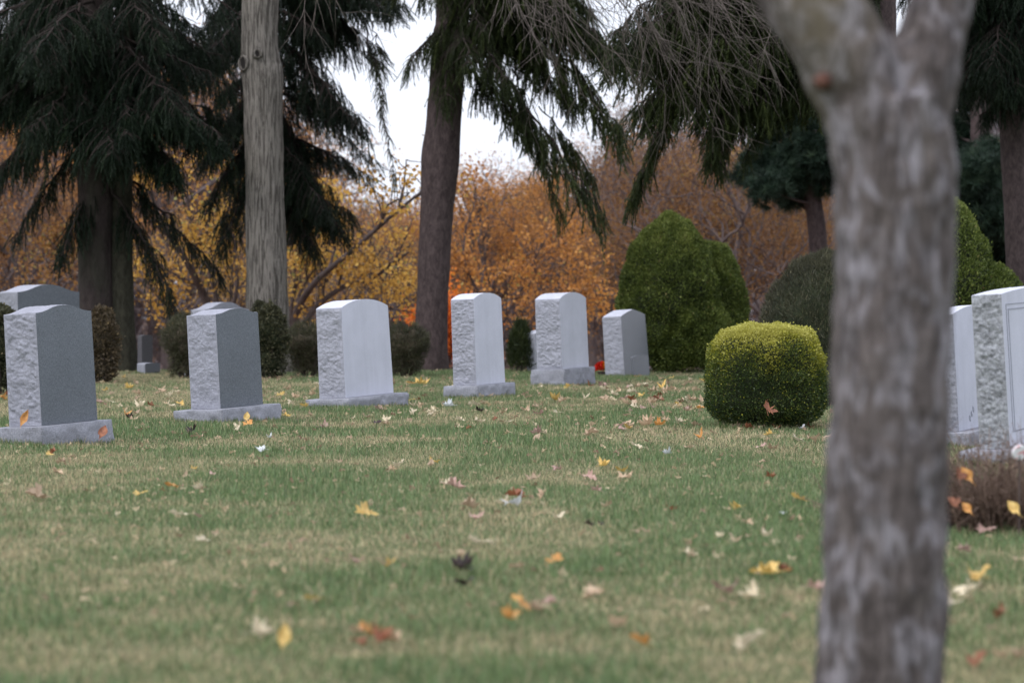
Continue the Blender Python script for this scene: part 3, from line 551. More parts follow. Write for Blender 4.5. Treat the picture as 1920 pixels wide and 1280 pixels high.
# 6: dark tree at the right edge
YE = 34.0
ex = [E((1900, 60), (1800, 150), YE, -0.6, side=0.35), E((1900, 100), (1970, 230), YE, -0.6, side=0.35), E((1900, 0), (1770, 60), YE, 0.4, side=0.4), E((1900, -40), (1860, 120), YE, -1.5, side=0.45), E((1900, 80), (1840, 170), YE, 1.0, side=0.45), E((1900, -90), (1780, 10), YE, -1.0, side=0.4),
      E((1900, -60), (1980, 60), YE, -1.2, side=0.4), E((1900, 60), (1770, 200), YE, 1.0, side=0.35), E((1900, 120), (1850, 215), YE, -0.4, side=0.3)]
ex += fill(24, 1897, (1770, 2010), [(1770, 150), (1900, 160), (2010, 170)], YE, (-1.6, 1.5), 506)
spruce('dark spruce with purplish trunk at the photo\'s right edge', [P(1922, 700, YE), P(1908, 400, YE), P(1896, 200, YE), P(1890, -100, YE), P(1880, -1200, YE)], [0.19, 0.185, 0.18, 0.16, 0.05], 'b_spruce', 55, 20, (5.0, 12), (2.3, 1.1), ex, bright=-0.02)

# pines: flat layered clumps of long needles
def tuft(seed, n=34):
    r_ = np.random.default_rng(seed); V = []; F = []
    for k in range(n):
        d = r_.normal(0, 1, 3); d[2] = abs(d[2])*0.8+0.2; d /= np.linalg.norm(d); s = np.cross(d, r_.normal(0, 1, 3)); s /= np.linalg.norm(s); b = len(V)
        V += [list(s*0.035), list(-s*0.035), list(d*r_.uniform(0.7, 1.1))]; F.append((b, b+1, b+2))
    return np.array(V), np.array(F)
TF = [tuft(k) for k in range(4)]
def pine(label, pts, rad, seed, clumps, bark='b_spruce', mat='pine', upper=True):
    r_ = np.random.default_rng(seed); b = np.array(pts[0], float); b[2] = gz(b[0], b[1])-0.05; e = empty('pine_tree', b, label, 'pine tree', 'dark pines')
    gt, gw, gf = Geo(), Geo(), Geo(); loc = np.array(pts, float)-b; loc[0] = 0; trunk_mesh(gt, loc, rad, 50, 20, 0.04, 7, seed, 0.2); C = spline(loc, 120)
    zt = C[-1, 2]; cl = [(np.array(c)-b, s*1.3) for c, s in clumps]
    if upper:
        for k in range(16):
            z = max(c[0][2] for c in cl)+0.3+k*0.45; a = r_.random()*6.28; rr = r_.uniform(0.4, 1.7); i = int(np.argmin(np.abs(C[:, 2]-z))); cl.append((C[i]+np.array([math.cos(a)*rr, math.sin(a)*rr, 0]), 0.75))
    for c, s in cl:
        i = int(np.argmin(np.abs(C[:, 2]-(c[2]-0.25)))); p0 = C[i]; tube(gw, bez(p0, p0+(c-p0)*0.4+np.array([0, 0, -0.1]), p0+(c-p0)*0.8, c, 8), np.linspace(0.04, 0.015, 8), 5)
        m = int(220*s*s/0.36); d = r_.normal(0, 1, (m, 3)); d /= np.linalg.norm(d, axis=1, keepdims=True); pp = c+d*np.array([1, 1, 0.72])*s*(r_.random(m)**0.45)[:, None]*(0.8+0.35*fbm(d*2.2+c, 2, seed))[:, None]
        for k in range(10): q = pp[r_.integers(m)]; tube(gw, np.array([c, (c+q)/2-np.array([0, 0, .04]), q]), [0.012, 0.008, 0.004], 3)
        kk = r_.integers(0, 4, m)
        for j in range(4):
            s_ = kk == j; inst(TF[j][0], TF[j][1], xf(pp[s_], d[s_]+np.array([0, 0, 0.6]), r_.random(s_.sum())*6, r_.uniform(0.13, 0.24, s_.sum())), gf, 0, np.clip(0.45+0.25*r_.normal(0, 1, s_.sum()), 0, 1))
    for V_, T_ in zip(gw.V, gw.T): pass
    for (F_, m_) in gw.F: gt.F.append((F_+gt.n, 0))
    gt.V += gw.V; gt.T += gw.T; gt.n += gw.n
    gt.build('trunk', M[bark], e); gf.build('crown', M[mat], e)
YP = 46.0
pine('blue-green pine with bare lower trunk seen left of the big blurred trunk', [P(1540, 720, YP), P(1534, 470, YP), P(1520, 340, YP), P(1512, 200, YP), P(1508, -700, YP)], [0.19, 0.175, 0.15, 0.12, 0.04], 61,
     [(P(x, y, YP+dy), s) for x, y, dy, s in ((1440, 355, -.6, .42), (1470, 300, .2, .5), (1530, 260, -.5, .52), (1420, 300, .3, .38), (1500, 350, .6, .45), (1560, 330, -.2, .55), (1450, 240, .2, .42), (1500, 225, -.3, .35), (1580, 260, .4, .5), (1600, 340, .2, .4), (1550, 200, .3, .45), (1480, 330, -.3, .45), (1440, 300, .4, .4), (1500, 290, -.1, .5), (1540, 300, -.6, .45), (1400, 330, 0, .28), (1480, 370, .2, .3))], upper=True)
YQ = 44.0
pine('dark blue-green pine filling the gap behind the right-hand cone yew', [P(1838, 720, YQ), P(1838, 300, YQ), P(1836, -100, YQ), P(1836, -900, YQ)], [0.2, 0.18, 0.16, 0.05], 62,
     [(P(x, y, YQ+dy), s) for x, y, dy, s in ((1820, 330, -1, .6), (1870, 300, -.6, .55), (1790, 390, .3, .6), (1850, 400, -.8, .6), (1900, 380, .2, .6), (1880, 470, .3, .65), (1830, 480, .8, .6), (1920, 500, .5, .6), (1950, 430, -.3, .6),
      (1800, 130, .3, .6), (1860, 190, .6, .6), (1930, 200, .6, .6), (1780, 250, .8, .45), (1760, 340, .3, .5), (1960, 320, .4, .6), (1890, 120, 1, .7), (1820, 60, .8, .7), (1940, 90, .8, .7), (1770, 180, .9, .5), (1880, 560, .6, .7), (1800, 580, .8, .6), (1950, 570, .6, .6), (1810, 430, -.5, .5), (1840, 350, .5, .6), (1860, 520, .5, .6), (1800, 290, .9, .5), (1850, 0, .9, .7), (1780, -10, .9, .7), (1930, 0, .9, .7))])

# furrowed pale trunk with two knot holes and a hanging bare limb
YG = 36.2; ppm = FP/YG
b = P(505, 697, YG); b[2] = gz(b[0], b[1])-0.05
gt_e = empty('deciduous_tree', b, 'tall deciduous tree with pale furrowed bark and two knot holes', 'tree')
loc = np.array([P(503, 697, YG), P(501, 560, YG), P(498, 400, YG), P(495, 250, YG), P(493, 150, YG), P(489, 118, YG), P(488, 60, YG), P(489, -40, YG), P(490, -400, YG), P(500, -900, YG)])-b; loc[0, :2] = 0
g = Geo(); trunk_mesh(g, loc, [0.315, 0.305, 0.282, 0.275, 0.298, 0.285, 0.26, 0.275, 0.23, 0.10], 220, 110, 0.045, 11, 71, 0.18, lump=0.05)
trk = g.build('trunk', M['b_grey'], gt_e)
mk, _, bk_, _ = newmat('hole_shade'); bk_.inputs['Base Color'].default_value = (0.012, 0.009, 0.008, 1); bk_.inputs['Roughness'].default_value = 1  # near-black flat discs paint the shade inside the knot holes
for (px, py, r, ang, sq) in ((487.5, 106, 0.052, 0.0, 1.0), (461, 122, 0.075, -0.75, 1.25)):
    c = P(px, py, YG)-b; ax = np.array([math.sin(ang), -math.cos(ang), 0]); ctr = P(489, py, YG)-b
    sx = np.array([math.cos(ang), math.sin(ang), 0])
    c = np.array([c[0], ctr[1], c[2]]); rt = 0.30
    c[1] = ctr[1]-math.sqrt(max(0.002, rt**2-(c[0]-ctr[0])**2))
    th = np.linspace(0, 2*math.pi, 29); ring = c+ax*0.012+np.outer(np.cos(th), sx)*r*1.1+np.outer(np.sin(th), [0, 0, 1])*r*1.1*sq
    g = Geo(); tube(g, ring, 0.022+0.007*np.sin(th*2+1), 8); kn = g.build('knot_hole', M['b_grey'], gt_e)
    g = Geo(); dsk = [c+ax*0.014+sx*math.cos(t)*r+np.array([0, 0, 1])*math.sin(t)*r*sq for t in th[:-1]]; g.add(dsk, np.arange(28)[None], 0); g.build('hollow_shade', mk, kn)
# the limb leaves the trunk above the frame and its twigs hang into view
g = Geo(); r_ = np.random.default_rng(72)
Z0 = loc[-3]
def twigs(g, p, d, L, r, depth, r_):
    n = 7; pts = [p]; dd = d/np.linalg.norm(d)
    for k in range(n): dd = dd+r_.normal(0, 0.11, 3)+np.array([0.02, 0, -0.035]); dd /= np.linalg.norm(dd); pts.append(pts[-1]+dd*L/n)
    pts = np.array(pts); tube(g, pts, np.linspace(r, r*0.35, n+1), 5 if depth > 1 else 3)
    if depth == 0: return
    for k in range(7 if depth > 1 else 5):
        i = r_.integers(2, n+1); s = pts[i]-pts[i-1]; s /= np.linalg.norm(s)
        twigs(g, pts[i], s+r_.normal(0, 0.42, 3)*np.array([1, 0.8, 1]), L*r_.uniform(0.4, 0.7), r*0.55, depth-1, r_)
YT = 29.0
main = spline([Z0+b, P(700, -330, YG-1), P(900, -230, YT), P(1100, -190, YT), P(1330, -120, YT)], 30)-b; tube(g, main, np.linspace(0.11, 0.03, 30), 8)
for (a, c) in (((900, -200), (985, 75)), ((930, -210), (1040, 90)), ((1010, -190), (1100, 120)), ((1060, -190), (1190, 110)), ((1120, -180), (1240, 140)), ((1180, -170), (1290, 110)), ((1240, -150), (1400, 90)), ((1090, -180), (1230, 190)), ((1150, -170), (1330, 150)), ((960, -200), (1100, 50)), ((1200, -160), (1380, 140)),
               ((1020, -190), (1180, 40)), ((1290, -130), (1440, 60)), ((640, -350), (560, -10)), ((1140, -180), (1300, 60)), ((1000, -200), (1150, 100)), ((1100, -180), (1350, 60)), ((940, -210), (1010, 60))):
    p = P(*a, YT+r_.normal(0, .4))-b; q = P(*c, YT+r_.normal(0, .4))-b; L = np.linalg.norm(q-p)*0.85
    twigs(g, p, q-p+np.array([0, 0, 0.25*L]), L, 0.011, 2, r_)
g.build('hanging_limb', M['b_twig'], gt_e)

# foreground tree: trunk forking above the view
YF = 5.3
def PF(x, y, dy=0): return P(x, y, YF+dy)
b = PF(1646, 1395); b[2] = gz(b[0], b[1])-0.03
fe = empty('forked_tree', b, 'big out-of-focus grey trunk forking near the top, nearest the camera', 'tree')
ppm = FP/YF; g = Geo(); r = lambda w: w/2/ppm
tr = np.array([PF(1643, 1410), PF(1648, 1280), PF(1660, 1040), PF(1666, 800), PF(1674, 600), PF(1679, 400), PF(1672, 280), PF(1662, 190)])-b; tr[0, 2] = -0.02
C = spline(tr, 46); tube(g, C, np.interp(np.linspace(0, 7, 46), range(8), [r(262), r(240), r(232), r(226), r(224), r(226), r(232), r(222)]), 36)
C = spline(np.array([PF(1672, 330), PF(1640, 210), PF(1586, 110), PF(1526, 10), PF(1480, -70, .05), PF(1420, -330, .15), PF(1360, -700, .2)])-b, 36); tube(g, C, np.interp(np.linspace(0, 6, 36), range(7), [r(190), r(200), r(184), r(178), r(170), r(140), r(90)]), 32)
C = spline(np.array([PF(1680, 330), PF(1700, 210), PF(1732, 110), PF(1762, 10, .02), PF(1780, -70, .03), PF(1830, -330, -.1), PF(1850, -700, -.2)])-b, 36); tube(g, C, np.interp(np.linspace(0, 6, 36), range(7), [r(190), r(170), r(136), r(126), r(120), r(110), r(80)]), 32)
fo = g.build('trunk', M['b_front'], fe)
# close the ends, fuse the three stems into one skin and roughen it
md_ = fo.modifiers.new('fuse', 'REMESH'); md_.mode = 'VOXEL'; md_.voxel_size = 0.009; md_.use_smooth_shade = True
ms = fo.modifiers.new('smooth', 'SMOOTH'); ms.iterations = 6
tx = bpy.data.textures.new('bark_lumps', 'CLOUDS'); tx.noise_scale = 0.13; tx.noise_depth = 4
dm_ = fo.modifiers.new('lumps', 'DISPLACE'); dm_.texture = tx; dm_.strength = 0.036; dm_.mid_level = 0.5
import bmesh
bm = bmesh.new(); bm.from_mesh(fo.data); bmesh.ops.holes_fill(bm, edges=[e for e in bm.edges if e.is_boundary]); bmesh.ops.recalc_face_normals(bm, faces=bm.faces); bm.to_mesh(fo.data); bm.free()
msx, ntx, bx_, _ = newmat('reddish_wound_wood'); ntx.links.new(ramp(ntx, noise(ntx, 30, 3), [(0.3, (0.07, 0.03, 0.022)), (0.7, (0.19, 0.085, 0.06))]), bx_.inputs['Base Color']); bx_.inputs['Roughness'].default_value = 0.9
c = PF(1538, 158)-b+np.array([0, -r(206)*0.78, 0]); g = Geo(); th = np.linspace(0, 2*math.pi, 25)
tube(g, [c+np.array([-0.004, 0.03, 0]), c+np.array([-0.002, 0.0, 0]), c+np.array([0, -0.004, 0])], [0.020, 0.016, 0.004], 16, cap=True)
g.build('pruning_scar', msx, fe)

# ---------------------------------------------------------------- autumn trees
def grow(gw, tips, p, d, L, r, depth, r_, up=0.08, spread=0.55, kids=(2, 4)):
    n = 5; pts = [p]; dd = d/np.linalg.norm(d)
    for k in range(n): dd = dd+r_.normal(0, 0.13, 3)+np.array([0, 0, up*0.5]); dd /= np.linalg.norm(dd); pts.append(pts[-1]+dd*L/n)
    pts = np.array(pts); tube(gw, pts, np.linspace(r, r*0.6, n+1), 6 if depth > 2 else (4 if depth > 1 else 3))
    if depth <= 1: tips.extend([(pts[3], L), (pts[5], L)])
    if depth == 0: return
    for k in range(r_.integers(*kids)+(1 if depth > 2 else 0)):
        i = r_.integers(2, n+1) if k else n; s = pts[i]-pts[i-1]; s /= np.linalg.norm(s)
        v = s+r_.normal(0, spread, 3)+np.array([0, 0, up]); grow(gw, tips, pts[i], v, L*r_.uniform(0.6, 0.85), r*0.6, depth-1, r_, up, spread, kids)
LQV = np.array([[0, 0, 0], [0.42, 0.08, 0.45], [0, 0, 1], [-0.42, 0.08, 0.45]]); LQF = np.array([[0, 1, 2, 3]])
def leafy(gf, tips, per, rad, size, r_, keep=1.0):
    for p, L in tips:
        if r_.random() > keep: continue
        m = per; pp = p+r_.normal(0, rad, (m, 3)); inst(LQV, LQF, xf(pp, r_.normal(0, 1, (m, 3))+np.array([0, 0, -0.4]), r_.random(m)*6, r_.uniform(0.6, 1.2, m)*size), gf, 0, np.clip(0.45+0.5*fbm(p[None]*0.9, 2, 4)+r_.normal(0, 0.2, m), 0, 1))
def proto(seed, Ht, depth, per, rad, size, keep, name, leaf, bark='b_far', lean=(0, 0), spread=0.5, tr=0.16, low=0.28):
    r_ = np.random.default_rng(seed); gw, gf = Geo(), Geo(); tips = []
    st = np.array([0, 0, -0.1]); top = np.array([lean[0], lean[1], Ht*low])
    C = spline([st, (st+top)/2+r_.normal(0, .06, 3), top], 8); tube(gw, C, np.linspace(tr*1.15, tr*0.8, 8), 8)
    for k in range(5): a = k*1.256+r_.random(); grow(gw, tips, C[r_.integers(4, 8)], np.array([math.cos(a)*0.8, math.sin(a)*0.8, 0.9]), Ht*0.24, tr*0.5, depth, r_, 0.10, spread)
    grow(gw, tips, C[-1], np.array([0, 0, 1.]), Ht*0.26, tr*0.6, depth, r_, 0.1, spread)
    leafy(gf, tips, per, rad, size, r_, keep); return gw, gf
def make_tree(label, p, gw, gf, leaf, bark, group=None, name='autumn_tree', rz=0, sc=1):
    e = empty(name, (p[0], p[1], float(gz(p[0], p[1]))), label, 'tree', group); e.rotation_euler.z = rz; e.scale = (sc, sc, sc)
    gw.build('trunk', M[bark], e); gf.build('crown', M[leaf], e); return e
def copy_tree(src, label, p, rz, sc, leaf=None):
    e = src.copy(); COL.objects.link(e); e.location = (p[0], p[1], float(gz(p[0], p[1]))); e.rotation_euler.z = rz; e.scale = (sc, sc, sc*1.0)
    for ch in src.children:
        c = ch.copy(); COL.objects.link(c); c.parent = e
        if leaf and ch.name.startswith('crown'):
            c.material_slots[0].link = 'OBJECT'; c.material_slots[0].material = M[leaf]
    e['label'] = label; return e
GRP = 'autumn trees beyond the lawn'
pr = {}
def base_tree(key, *a): pr[key] = a
T1 = proto(81, 7.5, 4, 36, 0.22, 0.058, 0.5, '', '')
T2 = proto(82, 8.5, 4, 34, 0.24, 0.058, 0.45, '', '', spread=0.6)
T3 = proto(83, 8.0, 4, 22, 0.20, 0.058, 0.25, '', '', spread=0.5)
def gp(px, Y): return (P(px, 0, Y)[0], Y)
e1 = make_tree('orange tree rising just right of the leaning spruce trunk', gp(905, 62), *T1, 'orange', 'b_far', GRP, sc=0.92)
e2 = make_tree('rust-orange tree between the tall yew and blue-green pine', gp(1370, 60), *T2, 'rust', 'b_far', GRP, sc=1.0)
e3 = make_tree('thin-leaved purplish bare tree behind the furrowed pale trunk', gp(600, 66), *T3, 'orange', 'b_far', GRP, sc=1.0)
for (src, lab, px, Y, rz, sc, leaf) in (
    (e3, 'golden-orange tree between the furrowed pale trunk and leaning spruce', 690, 60, 1.0, 0.66, 'gold'),
    (e1, 'orange tree directly behind the slim pale headstone', 975, 76, 2.1, 1.0, 'orange'),
    (e2, 'orange-brown tree above the red flower pot', 1110, 72, 0.7, 0.86, 'rust'),
    (e2, 'tall rust tree rising over the yew\'s rounded cone', 1250, 66, 2.9, 0.95, 'rust'),
    (e1, 'yellow-brown tree behind the blue-green pine trunk', 1500, 64, 4.0, 0.95, 'rust'),
    (e3, 'sparse brownish tree between yew lobe and pine trunk', 1430, 78, 1.2, 1.1, 'gold'),
    (e3, 'bare purplish tree in the gap between the two dark spruces', 310, 64, 2.0, 1.15, 'orange'),
    (e3, 'tall sparse tree behind the dark spruce\'s crown', 170, 74, 3.0, 1.6, 'orange'),
    (e2, 'brownish-gold tree at the photo\'s left edge', 40, 62, 3.6, 0.85, 'rust'),
    (e3, 'golden tree low between dark spruce and furrowed pale trunk', 395, 58, 5.1, 0.66, 'gold'),
    (e3, 'tall bare-topped tree behind the furrowed pale trunk\'s upper part', 450, 84, 0.4, 1.7, 'orange'),
    (e3, 'tall sparse tree at the far left behind spruce boughs', -10, 80, 4.4, 1.65, 'rust'),
    (e3, 'tall thin tree above the two spruces\' gap', 300, 92, 5.0, 1.75, 'rust'),
    (e1, 'low orange tree left of the leaning spruce trunk', 765, 74, 3.3, 0.84, 'orange'),
    (e2, 'small rust tree behind the tallest-base headstone', 1050, 88, 1.9, 1.0, 'orange'),
    (e3, 'tall rust-tipped tree above the tall yew', 1180, 84, 2.6, 1.35, 'rust'),
    (e2, 'rust tree behind the big blurred trunk', 1640, 70, 0.9, 1.0, 'rust'),
    (e1, 'rust tree at the far right behind the dark pine', 1860, 76, 2.2, 1.0, 'rust'),
    (e2, 'brownish tree behind the widest pale headstone', 600, 90, 5.6, 0.9, 'rust')):
    copy_tree(src, lab, gp(px, Y), rz, sc, leaf)
# nearer small trees with curving dark limbs and sparse gold leaves
def crab(label, px, Y, limbs, seed, leaf='gold', keep=0.8, per=4):
    r_ = np.random.default_rng(seed); b = P(px, 0, Y); b[2] = gz(b[0], b[1])-0.05; gw, gf, tips = Geo(), Geo(), []
    for pts, r0 in limbs:
        Q = np.array([P(x, y, Y+dy) for x, y, dy in pts])-b
        C = spline(Q, 22); tube(gw, C, np.linspace(r0, r0*0.25, 22), 7)
        for k in range(6, 22, 2):
            s = C[k]-C[k-1]; s /= np.linalg.norm(s)
            grow(gw, tips, C[k], s+r_.normal(0, 0.75, 3)+np.array([0, 0, 0.25]), 0.55*r_.uniform(0.5, 1.2), r0*0.36, 3 if k % 4 == 0 else 2, r_, 0.05, 0.6, (2, 4))
    leafy(gf, tips, per, 0.11, 0.085, r_, keep)
    e = empty('crabapple_tree', b, label, 'tree', 'small crabapples beyond the lawn'); gw.build('trunk', M['b_dark'], e); gf.build('crown', M[leaf], e)
crab('crabapple with dark limbs arching right, between furrowed pale trunk and leaning spruce', 565, 45, [(((565, 740, 0), (560, 640, 0), (555, 590, 0), (590, 530, -.3), (660, 470, -.5), (740, 400, -.6), (790, 360, -.4)), 0.095),
      (((563, 700, 0), (575, 600, .2), (640, 540, .6), (700, 520, .8), (770, 470, 1)), 0.075), (((562, 690, 0), (545, 600, .3), (560, 520, .6), (600, 440, .8), (640, 370, 1)), 0.05), (((565, 700, 0), (620, 610, -.4), (680, 590, -.7), (770, 570, -.9)), 0.04)], 91)
crab('crabapple with dark limbs leaning left, between dark spruce and furrowed pale trunk', 405, 44, [(((410, 730, 0), (405, 620, 0), (385, 560, 0), (350, 490, -.3), (310, 430, -.4), (285, 370, -.3)), 0.11),
      (((412, 700, 0), (410, 600, .2), (392, 500, .5), (360, 420, .5), (350, 340, .6)), 0.055), (((410, 700, 0), (425, 610, -.2), (445, 540, -.4), (440, 450, -.3), (450, 390, 0)), 0.055), (((408, 710, 0), (350, 620, .5), (300, 560, .7), (260, 520, .9)), 0.04)], 92, per=3)
crab('tiny bright orange shrub-tree against the leaning spruce trunk', 848, 47, [(((838, 720, 0), (838, 690, 0), (836, 640, 0)), 0.03), (((838, 720, 0), (842, 690, .2), (843, 635, .2)), 0.02)], 93, leaf='vivid', per=9)
crab('low gold-leaved crabapple right of the leaning spruce trunk', 930, 50, [(((930, 740, 0), (925, 640, 0), (900, 560, 0), (870, 480, 0), (880, 400, .3)), 0.05), (((930, 700, 0), (945, 600, .2), (990, 520, .4), (1010, 450, .4)), 0.05), (((930, 700, 0), (980, 640, -.4), (1050, 580, -.4), (1100, 540, -.4)), 0.04)], 94, leaf='orange', per=4)
crab('low leafy crabapple at the left behind the wide grey monument', 70, 46, [(((70, 740, 0), (65, 600, 0), (30, 500, 0), (-20, 440, 0)), 0.05), (((70, 700, 0), (85, 590, .2), (110, 500, .4), (130, 420, .4)), 0.05)], 95, leaf='rust', per=4)

# far woodland: nobody could count its trunks
g = Geo(); r_ = np.random.default_rng(99)
for k in range(420):
    y = r_.uniform(84, 128); x = r_.uniform(-0.26, 0.26)*y; z0 = float(gz(x, y)); px = x/y*FP+CX
    top = np.interp(px, [-200, 0, 350, 560, 640, 780, 900, 1080, 1160, 1300, 1560, 1800, 2100], [13, 14, 13, 10, 6.2, 5.6, 6.2, 6.0, 8.5, 10, 10, 12, 12])*r_.uniform(0.7, 1.05)*y/105
    a = r_.random()*6.28; q = np.array([[x, y, z0-.2], [x+r_.normal(0, .2), y, z0+top*0.4], [x+r_.normal(0, .5), y, z0+top*0.95]]); tube(g, spline(q, 6), np.linspace(0.09, 0.02, 6), 4, 0, r_.random()*0.3)
    m = int(22*top); hh = r_.random(m)**0.8; pp = np.stack([x+r_.normal(0, 1, m)*1.2*(1.1-hh*0.6), y+r_.normal(0, 1, m)*1.2, z0+0.1+hh*top], 1)
    d = r_.normal(0, 1, (m, 3))+np.array([0, 0, 1.4]); col = r_.normal(0.35+0.30*vnoise(np.array([[x*0.25, y*0.2, 3]]))[0], 0.18, m)
    inst(np.array([[-0.03, 0, 0], [0.03, 0, 0], [0.02, 0.1, 1.0], [-0.01, 0.1, 1]]), LQF, xf(pp, d, r_.random(m)*6, r_.uniform(0.5, 1.3, m)), g, 0, np.clip(col-0.25, 0, 0.4))
    m = int(24*top); hh = r_.random(m)**0.9; pp = np.stack([x+r_.normal(0, 1, m)*0.9*(1.1-hh*0.6), y+r_.normal(0, 1, m)*1.3, z0+0.1+hh*top*0.97], 1)
    inst(LQV, LQF, xf(pp, r_.normal(0, 1, (m, 3)), r_.random(m)*6, r_.uniform(0.07, 0.17, m)), g, 0, np.clip(r_.normal(0.42+0.4*vnoise(np.array([[x*0.2, y*0.15, 9]]))[0], 0.2, m), 0, 1))
tag(g.build('far_woodland', M['wood']), 'hazy mass of brown and orange woodland far behind the cemetery', kind='stuff')
# undergrowth
g = Geo(); n = 26000; y = r_.uniform(46, 90, n); x = r_.uniform(-0.25, 0.25, n)*y; hh = 0.25+0.9*np.clip(fbm(np.stack([x*0.3, y*0.3, 0*x], 1), 2, 8)+0.3, 0, 1)
pp = np.stack([x, y, gz(x, y)+r_.random(n)*hh], 1); inst(LQV, LQF, xf(pp, r_.normal(0, 1, (n, 3)), r_.random(n)*6, r_.uniform(0.08, 0.22, n)), g, 0, np.clip(r_.normal(0.35, 0.2, n), 0, 1))
tag(g.build('undergrowth', M['wood']), 'brown autumn undergrowth beyond the lawn crest', kind='stuff')
# ---------------------------------------------------------------- ground
def patch(x, y):
    """0 lush .. 1 dry straw"""
    q = np.stack([x*0.8, y*0.8, 0*x], 1); a = fbm(q, 5, 40, 0.65)*1.2+0.32*fbm(np.stack([x*3, y*3, 0*x], 1), 2, 44)
    a = a+0.35*np.exp(-((y-27)/5.0)**2)*np.exp(-((x+4)/3.5)**2)+0.18*np.exp(-((y-6.5)/1.0)**2)-0.25*np.exp(-((y-12)/1.6)**2)*np.exp(-((x-1)/1.6)**2)
    return np.clip(0.5+a*1.1, 0, 1)
g = Geo(); xs = np.concatenate([np.linspace(-160, -14, 16), np.linspace(-13, 13, 120), np.linspace(14, 160, 16)]); ys = np.concatenate([np.linspace(-30, 3, 12), np.linspace(3.5, 60, 190), np.linspace(62, 260, 50)])
XX, YY = np.meshgrid(xs, ys); V = np.stack([XX.ravel(), YY.ravel(), gz(XX.ravel(), YY.ravel())], 1); nx, ny = len(xs), len(ys)
i = np.arange(ny-1)[:, None]*nx; j = np.arange(nx-1)[None]; F = np.stack([i+j, i+j+1, i+nx+j+1, i+nx+j], 2).reshape(-1, 4)
m, nt, b_, _ = newmat('lawn_soil')
geo = nt.nodes.new('ShaderNodeNewGeometry'); sp = nt.nodes.new('ShaderNodeSeparateXYZ'); nt.links.new(geo.outputs['Position'], sp.inputs[0])
lawn = ramp(nt, noise(nt, 3, 6, 0.7), [(0.3, (0.055, 0.085, 0.028)), (0.7, (0.12, 0.115, 0.062))])
lit = ramp(nt, noise(nt, 5, 6, 0.75), [(0.3, (0.10, 0.07, 0.06)), (0.5, (0.20, 0.13, 0.105)), (0.68, (0.30, 0.18, 0.09))])
mr = nt.nodes.new('ShaderNodeMapRange'); mr.inputs[1].default_value = 37.5; mr.inputs[2].default_value = 42; nt.links.new(sp.outputs[1], mr.inputs[0])
nt.links.new(mix(nt, mr.outputs[0], lawn, lit), b_.inputs['Base Color']); b_.inputs['Roughness'].default_value = 1; b_.inputs['Specular IOR Level'].default_value = 0.1
g.add(V, F); tag(g.build('ground', m), 'cemetery lawn falling away to leaf-strewn woodland floor', kind='structure')

# grass blades, one mass
def grass(y0, y1, dens, hgt, w, seg, seed, g):
    r_ = np.random.default_rng(seed); k = 0.225; marg = 2.0
    A = (k*(y1+y0)+2*marg)*(y1-y0); n = int(A*dens); y = r_.uniform(y0, y1, n); x = r_.uniform(-1, 1, n)*(k*y1+marg); keep = np.abs(x) < k*y+marg; x = x[keep]; y = y[keep]; n = len(x)
    d = patch(x, y); clump = fbm(np.stack([x*7, y*7, 0*x], 1), 2, 50)
    keep = r_.random(n) < 0.75+0.3*clump+0.15*(1-d); x, y, d, clump = x[keep], y[keep], d[keep], clump[keep]; n = len(x)
    h = hgt*r_.uniform(0.5, 1.45, n)*(1.15-0.45*d)*(1+0.5*clump); a = r_.random(n)*6.28; le = np.abs(r_.normal(0, 0.5, n))+0.1*d
    ca, sa = np.cos(a), np.sin(a); b = r_.random(n)*6.28; wx, wy = np.cos(b)*w/2, np.sin(b)*w/2; z = gz(x, y)-0.004
    P0 = np.stack([x-wx, y-wy, z], 1); P1 = np.stack([x+wx, y+wy, z], 1); T = np.stack([x+ca*le*h, y+sa*le*h, z+h*np.maximum(0.25, 1-0.3*le)], 1)
    dry = np.clip(0.06+d*0.85+r_.normal(0, 0.26, n), 0, 1)[:, None]; br = r_.uniform(0.45, 1.6, n)[:, None]
    G1 = np.array([[0.104, 0.158, 0.054]]); G2 = np.array([[0.186, 0.256, 0.128]]); S = np.array([[0.48, 0.39, 0.245]])
    gm = G1+(G2-G1)*r_.random((n, 1)); tt = np.clip((dry-0.54)*2.6, 0, 0.95); c = (gm*(1-tt)+S*tt)*br
    straw = r_.random(n) < 0.06; c[straw] = S*1.1
    c = np.concatenate([c, np.ones((n, 1))], 1)
    if seg == 1:
        V = np.stack([P0, P1, T], 1).reshape(-1, 3); F = np.arange(3*n).reshape(-1, 3); g.add(V, F, 0, 0.5, np.repeat(c, 3, 0))
    else:
        mid = (P0+P1)/2*0.5+T*0.5; mid = (P0+P1)/2+(T-(P0+P1)/2)*np.array([[0.35, 0.35, 0.6]]); wv = (P1-P0)*0.4
        V = np.stack([P0, P1, mid+wv, mid-wv, T], 1).reshape(-1, 3); o = np.arange(n)[:, None]*5
        g.add(V, o+np.array([[0, 1, 2, 3]]), 0, 0.5, np.repeat(c, 5, 0)); g.F.append((o+np.array([[3, 2, 4]])+g.n-5*n, 0))
g = Geo()
grass(5.0, 9.5, 8500, 0.034, 0.0036, 2, 1, g)
grass(9.5, 16, 5600, 0.036, 0.0052, 1, 2, g)
grass(16, 26, 3200, 0.040, 0.0078, 1, 3, g)
grass(26, 38.5, 2400, 0.040, 0.0080, 1, 4, g)
r_ = np.random.default_rng(77)     # longer uncut tufts round the stones and shrubs
